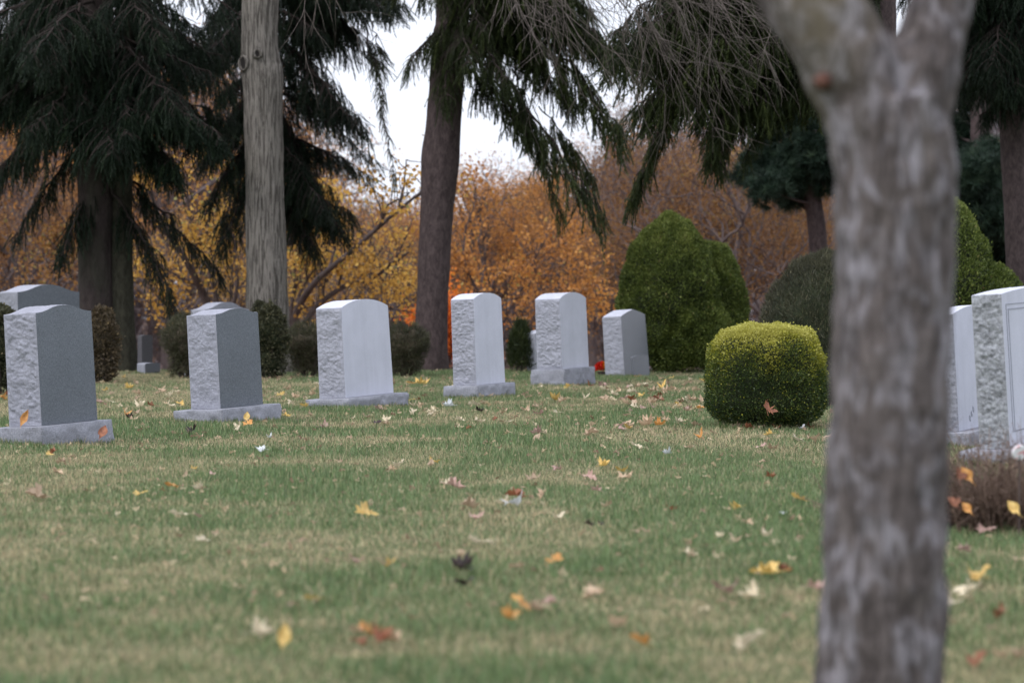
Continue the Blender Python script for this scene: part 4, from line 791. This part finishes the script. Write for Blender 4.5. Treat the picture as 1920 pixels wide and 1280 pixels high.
for (cx, cy, ph, hw, hd) in FEET+[(P(1436, 0, Yh+0.45)[0], Yh+0.45, 0.0, 0.36, 0.34)]:
    n = int(900*(hw+hd)*2); s = r_.random(n)*4; e1 = r_.uniform(-1, 1, n); off = np.abs(r_.normal(0, 0.03, n))-0.006; side = s.astype(int)
    lx = np.where(side == 0, e1*hw, np.where(side == 1, e1*hw, np.where(side == 2, hw+off, -hw-off))); ly = np.where(side == 0, hd+off, np.where(side == 1, -hd-off, e1*hd))
    x = cx+lx*math.cos(ph)-ly*math.sin(ph); y = cy+lx*math.sin(ph)+ly*math.cos(ph); h = r_.uniform(0.03, 0.075, n)*(0.75+0.5*fbm(np.stack([x*6, y*6, 0*x], 1), 2, 3)); a = r_.random(n)*6.28; b2 = r_.random(n)*6.28; z = gz(x, y)-0.004
    P0 = np.stack([x-np.cos(b2)*.0035, y-np.sin(b2)*.0035, z], 1); P1 = np.stack([x+np.cos(b2)*.0035, y+np.sin(b2)*.0035, z], 1); T = np.stack([x+np.cos(a)*h*.35, y+np.sin(a)*h*.35, z+h], 1)
    cc = np.where(r_.random((n, 1)) < 0.25, np.array([[0.42, 0.35, 0.22]]), np.array([[0.10, 0.165, 0.05]]))*r_.uniform(0.6, 1.4, (n, 1)); g.add(np.stack([P0, P1, T], 1).reshape(-1, 3), np.arange(3*n).reshape(-1, 3), 0, 0.5, np.repeat(np.concatenate([cc, np.ones((n, 1))], 1), 3, 0))
tag(g.build('grass', M['grass']), 'short autumn lawn, green with dry straw patches', kind='stuff')

# ---------------------------------------------------------------- fallen leaves
def leaf_mesh(kind, seed):
    r_ = np.random.default_rng(seed)
    if kind == 'maple':
        pol = [(-90, .18), (-62, .52), (-45, .34), (-20, .78), (-8, .60), (6, .86), (22, .62), (34, .40), (52, .80), (62, .62), (76, .82), (90, 1.06), (104, .82), (118, .62), (128, .80), (146, .40), (158, .62), (174, .86), (188, .60), (200, .78), (225, .34), (242, .52)]
    else:
        pol = [(-90, .75), (-60, .42), (-30, .36), (0, .38), (30, .42), (60, .60), (90, 1.0), (120, .60), (150, .42), (180, .38), (210, .36), (240, .42)]
    o = np.array([(math.cos(R(a))*q*r_.uniform(.88, 1.1), math.sin(R(a))*q*r_.uniform(.88, 1.1)) for a, q in pol]); n = len(o)
    c1, c2, c3 = r_.uniform(-0.3, 0.8), r_.uniform(-0.3, 0.7), r_.uniform(0.5, 1.8); ph = r_.random()*6
    def zf(p): x, y = p[:, 0], p[:, 1]; return c1*x*x*0.8+c2*y*y*0.55+c3*0.18*np.sin(x*4+ph)*np.cos(y*3.3+ph)+0.25*np.abs(x)*r_.choice([0, 1])
    P2 = np.concatenate([o, o*0.55, [[0, -0.1]]]); z = zf(P2); fx = r_.uniform(0.5, 0.95); z = z+np.abs(P2[:, 0])*(1-fx)*1.3+0.10*r_.normal(0, 1, len(P2))*np.hypot(P2[:, 0], P2[:, 1]); P2 = P2*np.array([[fx, 1.0]]); V = np.concatenate([P2, z[:, None]], 1)
    F4 = np.array([(k, (k+1) % n, n+(k+1) % n, n+k) for k in range(n)]); F3 = np.array([(n+k, n+(k+1) % n, 2*n) for k in range(n)])
    g = Geo(); g.add(V, F4); g.F.append((F3, 0)); st = np.array([[0, -0.1, z[-1]], [0.03, -0.5, z[-1]+0.06], [0.08, -0.95, z[-1]+0.16]])
    tube(g, st, [0.022, 0.018, 0.018], 4); return g
def m_leaf(name, a, b, v):
    m, nt, bs, out = newmat(name); c = ramp(nt, noise(nt, 2.6, 4, 0.6), [(0.32, a), (0.66, b)])
    oi = nt.nodes.new('ShaderNodeObjectInfo'); hs = nt.nodes.new('ShaderNodeHueSaturation'); mp = nt.nodes.new('ShaderNodeMapRange'); mp.inputs[3].default_value = 1-v; mp.inputs[4].default_value = 1+v
    nt.links.new(oi.outputs['Random'], mp.inputs[0]); nt.links.new(mp.outputs[0], hs.inputs['Value']); nt.links.new(c, hs.inputs['Color']); c = hs.outputs[0]
    nt.links.new(c, bs.inputs['Base Color']); bs.inputs['Roughness'].default_value = 0.6; t = nt.nodes.new('ShaderNodeBsdfTranslucent'); nt.links.new(c, t.inputs[0])
    mx = nt.nodes.new('ShaderNodeMixShader'); mx.inputs[0].default_value = 0.25; nt.links.new(bs.outputs[0], mx.inputs[1]); nt.links.new(t.outputs[0], mx.inputs[2]); nt.links.new(mx.outputs[0], out.inputs[0]); return m
LM = {'tan': m_leaf('tan_leaf', (0.40, 0.27, 0.17), (0.62, 0.46, 0.32), 0.25), 'pink': m_leaf('pinkish_leaf', (0.34, 0.20, 0.16), (0.55, 0.37, 0.32), 0.2), 'pale': m_leaf('pale_leaf', (0.58, 0.47, 0.32), (0.78, 0.68, 0.50), 0.15),
      'yellow': m_leaf('yellow_leaf', (0.55, 0.33, 0.08), (0.78, 0.56, 0.20), 0.2), 'orange': m_leaf('orange_leaf', (0.50, 0.20, 0.05), (0.72, 0.38, 0.12), 0.2), 'rust': m_leaf('rust_leaf', (0.16, 0.055, 0.03), (0.36, 0.14, 0.07), 0.25),
      'dark': m_leaf('dark_leaf', (0.012, 0.009, 0.010), (0.06, 0.035, 0.035), 0.3), 'white': m_leaf('white_leaf_underside', (0.60, 0.62, 0.64), (0.74, 0.76, 0.77), 0.1)}
WORD = {'tan': 'tan', 'pink': 'pinkish brown', 'pale': 'pale cream', 'yellow': 'yellow', 'orange': 'orange', 'rust': 'rusty brown', 'dark': 'dark withered', 'white': 'whitish'}
LMESH = {}
SH = [leaf_mesh('maple', s) for s in range(7)]+[leaf_mesh('oval', s) for s in range(2)]
r_ = np.random.default_rng(11)
def leaf(px, py, wpx, col, label=None, z=None, tilt=None, shape=None, Y=None):
    Y = Y or gY(py); x = P(px, py, Y)[0]; s = wpx*Y/FP/1.5; k = shape if shape is not None else int(r_.integers(0, 9 if col in ('tan', 'pink') else 7)); key = (k, col)
    if key not in LMESH: o = SH[k].build('maple_leaf', LM[col]); LMESH[key] = o.data; bpy.data.objects.remove(o)
    o = bpy.data.objects.new('maple_leaf', LMESH[key]); COL.objects.link(o)
    zz = z if z is not None else float(gz(x, Y))+0.018+s*0.06; o.location = (x, Y, zz); t = tilt if tilt is not None else (r_.normal(0.10, 0.22), r_.normal(0, 0.28))
    o.rotation_euler = (t[0], t[1], r_.random()*6.28 if tilt is None else 0.4); o.scale = (s, s, s)
    tag(o, label or f'{WORD[col]} dry fallen leaf lying on the lawn among many like it', 'leaf', f'{WORD[col]} fallen leaves on the lawn'); return o
L_ = [(685, 973, 40, 'yellow', 'brightest yellow-orange maple leaf, alone on the lower middle lawn'), (263, 933, 26, 'yellow', 'small upright yellow leaf alone on the left lawn'), (72, 937, 46, 'tan', 'wide folded tan leaf at the left of the lawn'),
 (342, 971, 30, 'pale', 'pale curled leaf touching a pinkish one on the left lawn'), (372, 973, 30, 'pink', 'pinkish leaf touching a pale curled one on the left lawn'), (378, 1021, 24, 'pale', 0), (325, 921, 30, 'orange', 0), (303, 926, 14, 'rust', 0), (375, 926, 24, 'pale', 0), (399, 898, 20, 'pink', 0),
 (362, 889, 14, 'yellow', 0), (116, 875, 22, 'orange', 0), (103, 895, 24, 'tan', 0), (100, 857, 20, 'rust', 0), (92, 861, 16, 'yellow', 0), (506, 825, 16, 'white', 0), (491, 846, 22, 'white', 'whitish flat leaf below the second dark headstone'), (360, 814, 36, 'dark', 'dark leaf under the base of the second dark headstone'), (372, 822, 22, 'tan', 0),
 (703, 796, 18, 'dark', 'black withered leaf in front of the widest pale headstone'), (726, 798, 20, 'tan', 0), (722, 790, 18, 'pale', 0), (806, 875, 30, 'orange', 0), (812, 869, 24, 'yellow', 0), (747, 874, 26, 'pale', 0), (733, 883, 20, 'tan', 0), (848, 915, 38, 'pink', 0), (838, 909, 22, 'pale', 0), (875, 960, 34, 'tan', 0), (893, 985, 26, 'pink', 0),
 (905, 1031, 44, 'pale', 'long pale leaf alone in the middle of the lawn'), (730, 1070, 26, 'yellow', 0), (668, 1064, 28, 'pink', 0), (870, 1081, 44, 'dark', 'dark purple curled leaf above another dark leaf'), (866, 1107, 36, 'dark', 'dark leaf stuck below a dark purple curled one'), (972, 1076, 28, 'tan', 0), (1040, 1068, 34, 'orange', 0), (980, 1147, 48, 'orange', 'orange-yellow upright leaf in a cluster low on the lawn'), (966, 1140, 30, 'yellow', 0),
 (956, 1177, 38, 'orange', 0), (1000, 1157, 30, 'tan', 0), (1034, 1142, 32, 'pink', 0), (1118, 1124, 44, 'tan', 'domed pinkish tan leaf right of the orange cluster'), (1157, 1182, 50, 'tan', 'flat tan leaf low on the middle lawn'), (1203, 1217, 40, 'orange', 'tilted salmon leaf near the bottom right of the lawn'), (1400, 1221, 60, 'pale', 'wide pale leaf near the bottom beside the big blurred trunk'),
 (1365, 1121, 48, 'pink', 'pinkish brown leaf left of a pale one near the big blurred trunk'), (1412, 1134, 46, 'pale', 'pale leaf right of a pinkish one near the big blurred trunk'), (1443, 1091, 56, 'yellow', 'long yellow-orange leaf close to the big blurred trunk'), (1470, 1088, 28, 'rust', 0), (1526, 1118, 34, 'pink', 0), (1481, 1126, 16, 'tan', 0), (1290, 1055, 22, 'pale', 0),
 (1048, 984, 30, 'pale', 0), (1101, 997, 18, 'dark', 0), (1127, 999, 14, 'dark', 0), (1103, 896, 32, 'pink', 0), (1130, 879, 26, 'yellow', 0), (1168, 888, 26, 'yellow', 0), (1170, 899, 30, 'tan', 0), (1045, 885, 28, 'pink', 0), (1001, 899, 32, 'tan', 0), (1121, 921, 26, 'pink', 0), (972, 938, 34, 'rust', 'long rusty leaf lying across the middle lawn'),
 (1018, 930, 26, 'tan', 0), (965, 952, 40, 'white', 0), (945, 950, 24, 'pale', 0), (1197, 843, 26, 'pale', 0), (1007, 829, 32, 'orange', 0), (1108, 822, 34, 'tan', 0), (1292, 843, 22, 'orange', 0), (1253, 855, 20, 'white', 0), (1425, 843, 22, 'pink', 0), (1446, 846, 28, 'tan', 0), (1443, 901, 22, 'rust', 0), (1503, 943, 28, 'yellow', 'yellow pointed leaf just left of the big blurred trunk'), (1470, 966, 14, 'white', 'tiny white scrap left of the big blurred trunk'),
 (1383, 957, 24, 'yellow', 0), (1260, 960, 22, 'rust', 0), (1401, 991, 24, 'tan', 0), (1138, 955, 22, 'tan', 0), (1350, 1024, 20, 'pale', 0), (1378, 1030, 30, 'tan', 0), (1437, 1022, 26, 'pale', 0), (1838, 1105, 56, 'yellow', 'yellow curled leaf above a pale one, right of the big blurred trunk'), (1818, 1125, 56, 'pale', 'large pale maple leaf right of the big blurred trunk'), (1792, 1146, 28, 'pale', 0),
 (1807, 1045, 30, 'pink', 0), (1850, 1001, 34, 'pink', 0), (1880, 1168, 36, 'rust', 0), (1835, 1250, 50, 'rust', 'rusty leaf at the bottom right of the lawn'), (1878, 1238, 30, 'tan', 0), (1915, 1240, 36, 'orange', 0), (1912, 1060, 26, 'tan', 0), (484, 1206, 42, 'pale', 'pale leaf left of the upright yellow leaf at the bottom'), (688, 1206, 40, 'orange', 'orange leaf in the brown cluster low on the lawn'), (715, 1222, 46, 'rust', 'rusty leaf in the cluster low on the lawn'), (740, 1220, 34, 'orange', 0), (680, 1222, 36, 'rust', 0), (665, 1204, 30, 'tan', 0),
 (545, 1153, 18, 'pink', 0), (592, 1142, 28, 'yellow', 0), (1180, 752, 24, 'rust', 0), (1178, 762, 22, 'tan', 0), (1204, 745, 20, 'yellow', 0), (1240, 733, 30, 'yellow', 'yellow leaf heap left of the round boxwood'), (1228, 738, 22, 'orange', 0), (1252, 739, 22, 'tan', 0), (1273, 796, 22, 'pale', 0), (1245, 792, 20, 'tan', 0), (1305, 802, 24, 'tan', 0), (1310, 770, 18, 'orange', 0), (1215, 805, 36, 'orange', 0), (1175, 806, 26, 'tan', 0), (1168, 812, 22, 'pink', 0), (1160, 806, 20, 'pink', 0),
 (785, 722, 32, 'yellow', 'yellow leaf pile right of the widest pale headstone'), (772, 721, 24, 'orange', 0), (797, 718, 20, 'tan', 0), (572, 768, 24, 'yellow', 'bright yellow upright leaf at the corner of the widest pale headstone\'s base'), (776, 764, 20, 'pale', 0), (790, 764, 18, 'tan', 0), (812, 778, 22, 'pale', 0), (843, 763, 24, 'white', 0), (893, 760, 26, 'pale', 0), (905, 758, 22, 'tan', 0), (898, 772, 18, 'dark', 0), (860, 791, 20, 'pale', 0), (895, 795, 22, 'pale', 0), (929, 793, 16, 'rust', 0), (880, 808, 14, 'rust', 0),
 (917, 748, 16, 'orange', 0), (937, 744, 24, 'tan', 'tan leaf leaning on the base of the slim pale headstone'), (1040, 755, 24, 'yellow', 0), (1066, 731, 18, 'yellow', 0), (985, 769, 26, 'tan', 0), (1095, 752, 24, 'pale', 0), (1150, 744, 20, 'pale', 0), (1135, 754, 24, 'tan', 0), (1105, 725, 22, 'rust', 0), (1290, 757, 24, 'pale', 0), (1225, 770, 20, 'pink', 0), (1222, 760, 26, 'tan', 0), (1190, 762, 30, 'tan', 0),
 (240, 732, 20, 'yellow', 0), (300, 735, 24, 'orange', 0), (318, 748, 24, 'pale', 0), (262, 769, 24, 'pale', 0), (282, 765, 18, 'rust', 0), (337, 762, 20, 'yellow', 0), (235, 785, 22, 'orange', 0), (244, 790, 16, 'dark', 0), (545, 763, 20, 'pale', 0), (525, 742, 18, 'yellow', 0), (540, 730, 20, 'tan', 0), (553, 748, 22, 'tan', 0), (5, 752, 20, 'orange', 0), (12, 745, 18, 'rust', 0)]
for i, (px, py, w, col, lab) in enumerate(L_): leaf(px, py, w*(1.04 if py < 930 else 1.22), 'tan' if (col == 'orange' and not lab and i % 3) else col, lab or None)
leaf(530, 1228, 52, 'yellow', 'tall curled yellow leaf standing upright near the bottom', tilt=(1.35, 0.2), shape=7, z=0.045)
leaf(42, 787, 30, 'orange', 'brown-orange leaf resting on the nearest headstone\'s base', tilt=(1.2, 0.5), shape=8, Y=16.55, z=H-(787-HY)/FP*16.55)
leaf(190, 812, 34, 'rust', 'rusty leaf propped against the nearest headstone\'s base', tilt=(1.0, 0.6), shape=7, Y=16.75, z=H-(812-HY)/FP*16.75)
leaf(461, 783, 24, 'yellow', 'yellow leaf propped against the second dark headstone\'s base', tilt=(1.0, 0.4), shape=7, Y=19.95, z=H-(783-HY)/FP*19.95)
leaf(464, 802, 24, 'orange', 'orange leaf below the yellow one at the second base'); 
leaf(1437, 768, 34, 'rust', 'brown curled maple leaf caught low in the round boxwood', tilt=(0.8, 0.7), shape=5, Y=18.75, z=H-(768-HY)/FP*18.75)
for i, (px, py, w, col) in enumerate(((1432, 800, 26, 'orange'), (1455, 806, 24, 'rust'), (1405, 806, 22, 'rust'), (1518, 803, 22, 'rust'), (1505, 805, 20, 'white'), (1380, 804, 20, 'pink'))): leaf(px, py, w, col, f'{WORD[col]} leaf lying under the edge of the round boxwood')
for (px, py, w, col, ti, lab) in ((1798, 892, 44, 'rust', 1.2, 'upper rust leaf caught in the brown twiggy shrub'), (1815, 893, 44, 'orange', 1.2, 'orange leaf hanging in the brown twiggy shrub'), (1790, 945, 40, 'rust', 0.9, 'lower rust leaf inside the brown twiggy shrub'),
    (1815, 955, 36, 'orange', 1.0, 'orange curled leaf at the foot of the brown twiggy shrub'), (1903, 955, 44, 'yellow', 1.0, 'yellow leaf under the twiggy shrub at the photo\'s right edge'), (1850, 972, 36, 'yellow', 0.4, 'yellow leaf on the grass before the brown twiggy shrub'), (1872, 980, 40, 'tan', 0.3, 'tan leaf on the grass before the brown twiggy shrub')):
    Yq = 10.15 if py < 965 else gY(py); leaf(px, py, w*0.85, col, lab, tilt=(ti*0.8, 0.5*math.sin(px)), shape=7 if px % 2 else 4, Y=Yq, z=max(0.03, H-(py-HY)/FP*Yq))
for k in range(26):
    px = r_.uniform(1120, 1315); py = r_.uniform(722, 775); leaf(px, py, r_.uniform(13, 24), str(r_.choice(['tan', 'pale', 'yellow', 'pink', 'rust'], p=[.34, .24, .14, .18, .1])))
for k in range(82):   # the thinner scatter towards the crest
    y = r_.uniform(17, 35); x = r_.uniform(-0.21, 0.17)*y; leaf(CX+x/y*FP, HY+H*FP/y, r_.uniform(0.06, 0.11)/y*FP*1.2, str(r_.choice(['tan', 'pale', 'yellow', 'pink', 'orange', 'rust'], p=[.34, .27, .09, .17, .06, .07])))
g = Geo(); n = 2200; y = r_.uniform(7, 39, n); x = r_.uniform(-0.22, 0.22, n)*y; pp = np.stack([x, y, gz(x, y)+0.028], 1)
for v in range(4):
    s = np.arange(n) % 4 == v; SV = np.concatenate(SH[v].V); inst(SV, SH[v].F[0][0], xf(pp[s], r_.normal(0, .35, (s.sum(), 3))+np.array([0, 0, 1]), r_.random(s.sum())*6, (r_.uniform(0.010, 0.026, s.sum())*(1+np.clip((y[s]-12)/14, 0, 0.9)))), g, 0, r_.random(s.sum()))
M['litter'] = m_foliage('small_leaf_fragments', [(0, (0.20, 0.11, 0.07)), (0.4, (0.45, 0.32, 0.22)), (0.8, (0.55, 0.42, 0.26)), (1, (0.58, 0.48, 0.33))], 0.2)
tag(g.build('leaf_fragments', M['litter']), 'tiny dry leaf fragments strewn through the lawn', kind='stuff')

# ---------------------------------------------------------------- light, sky, camera
w = bpy.data.worlds.new("World"); scene.world = w; w.use_nodes = True; nt = w.node_tree; nt.nodes.clear()
out = nt.nodes.new('ShaderNodeOutputWorld'); bg = nt.nodes.new('ShaderNodeBackground'); sky = nt.nodes.new('ShaderNodeTexSky')
sky.sky_type = 'NISHITA'; sky.sun_disc = False; EL, AZ = R(48), R(-125); sky.sun_elevation = EL; sky.sun_rotation = AZ; sky.air_density = 1.0; sky.dust_density = 2
# cloud deck: evenly bright overcast, a little brighter overhead
tc = nt.nodes.new('ShaderNodeTexCoord'); sp = nt.nodes.new('ShaderNodeSeparateXYZ'); nt.links.new(tc.outputs['Generated'], sp.inputs[0])
cl = ramp(nt, sp.outputs[2], [(0.0, (7.6, 7.9, 8.8)), (0.5, (10.5, 10.9, 12.0)), (1.0, (13.5, 13.9, 15.2))])
cn = noise(nt, 2.2, 5, 0.6, coord='Generated'); cl = mix(nt, 1.0, cl, ramp(nt, cn, [(0.3, (0.88, 0.89, 0.91)), (0.7, (1, 1, 1))]), 'MULTIPLY')
nt.links.new(mix(nt, 0.9, sky.outputs[0], cl), bg.inputs[0]); bg.inputs[1].default_value = 0.1; nt.links.new(bg.outputs[0], out.inputs[0])
sl = bpy.data.lights.new('sun', 'SUN'); sl.energy = 0.9; sl.angle = R(25); sl.color = (1, 0.97, 0.93); so = bpy.data.objects.new('sun', sl); COL.objects.link(so)
sd = Vector((math.sin(AZ)*math.cos(EL), math.cos(AZ)*math.cos(EL), math.sin(EL))); so.rotation_euler = sd.to_track_quat('Z', 'Y').to_euler()
cam = bpy.data.cameras.new('camera'); cam.lens = 85; cam.sensor_width = 36; cam.clip_end = 1000; cam.clip_start = 0.1
co = bpy.data.objects.new('camera', cam); COL.objects.link(co); co.location = (0, 0, H); co.rotation_euler = (R(90)-math.atan((640-HY)/FP), 0, 0)
cam.dof.use_dof = True; cam.dof.focus_distance = 19.5; cam.dof.aperture_fstop = 2.8
scene.camera = co
vs = scene.view_settings; vs.view_transform = 'Standard'; vs.look = 'None'; vs.gamma = 1; vs.exposure = 0.63
scene.render.engine = 'CYCLES'; scene.cycles.use_denoising = True; scene.cycles.max_bounces = 6; scene.cycles.transparent_max_bounces = 4
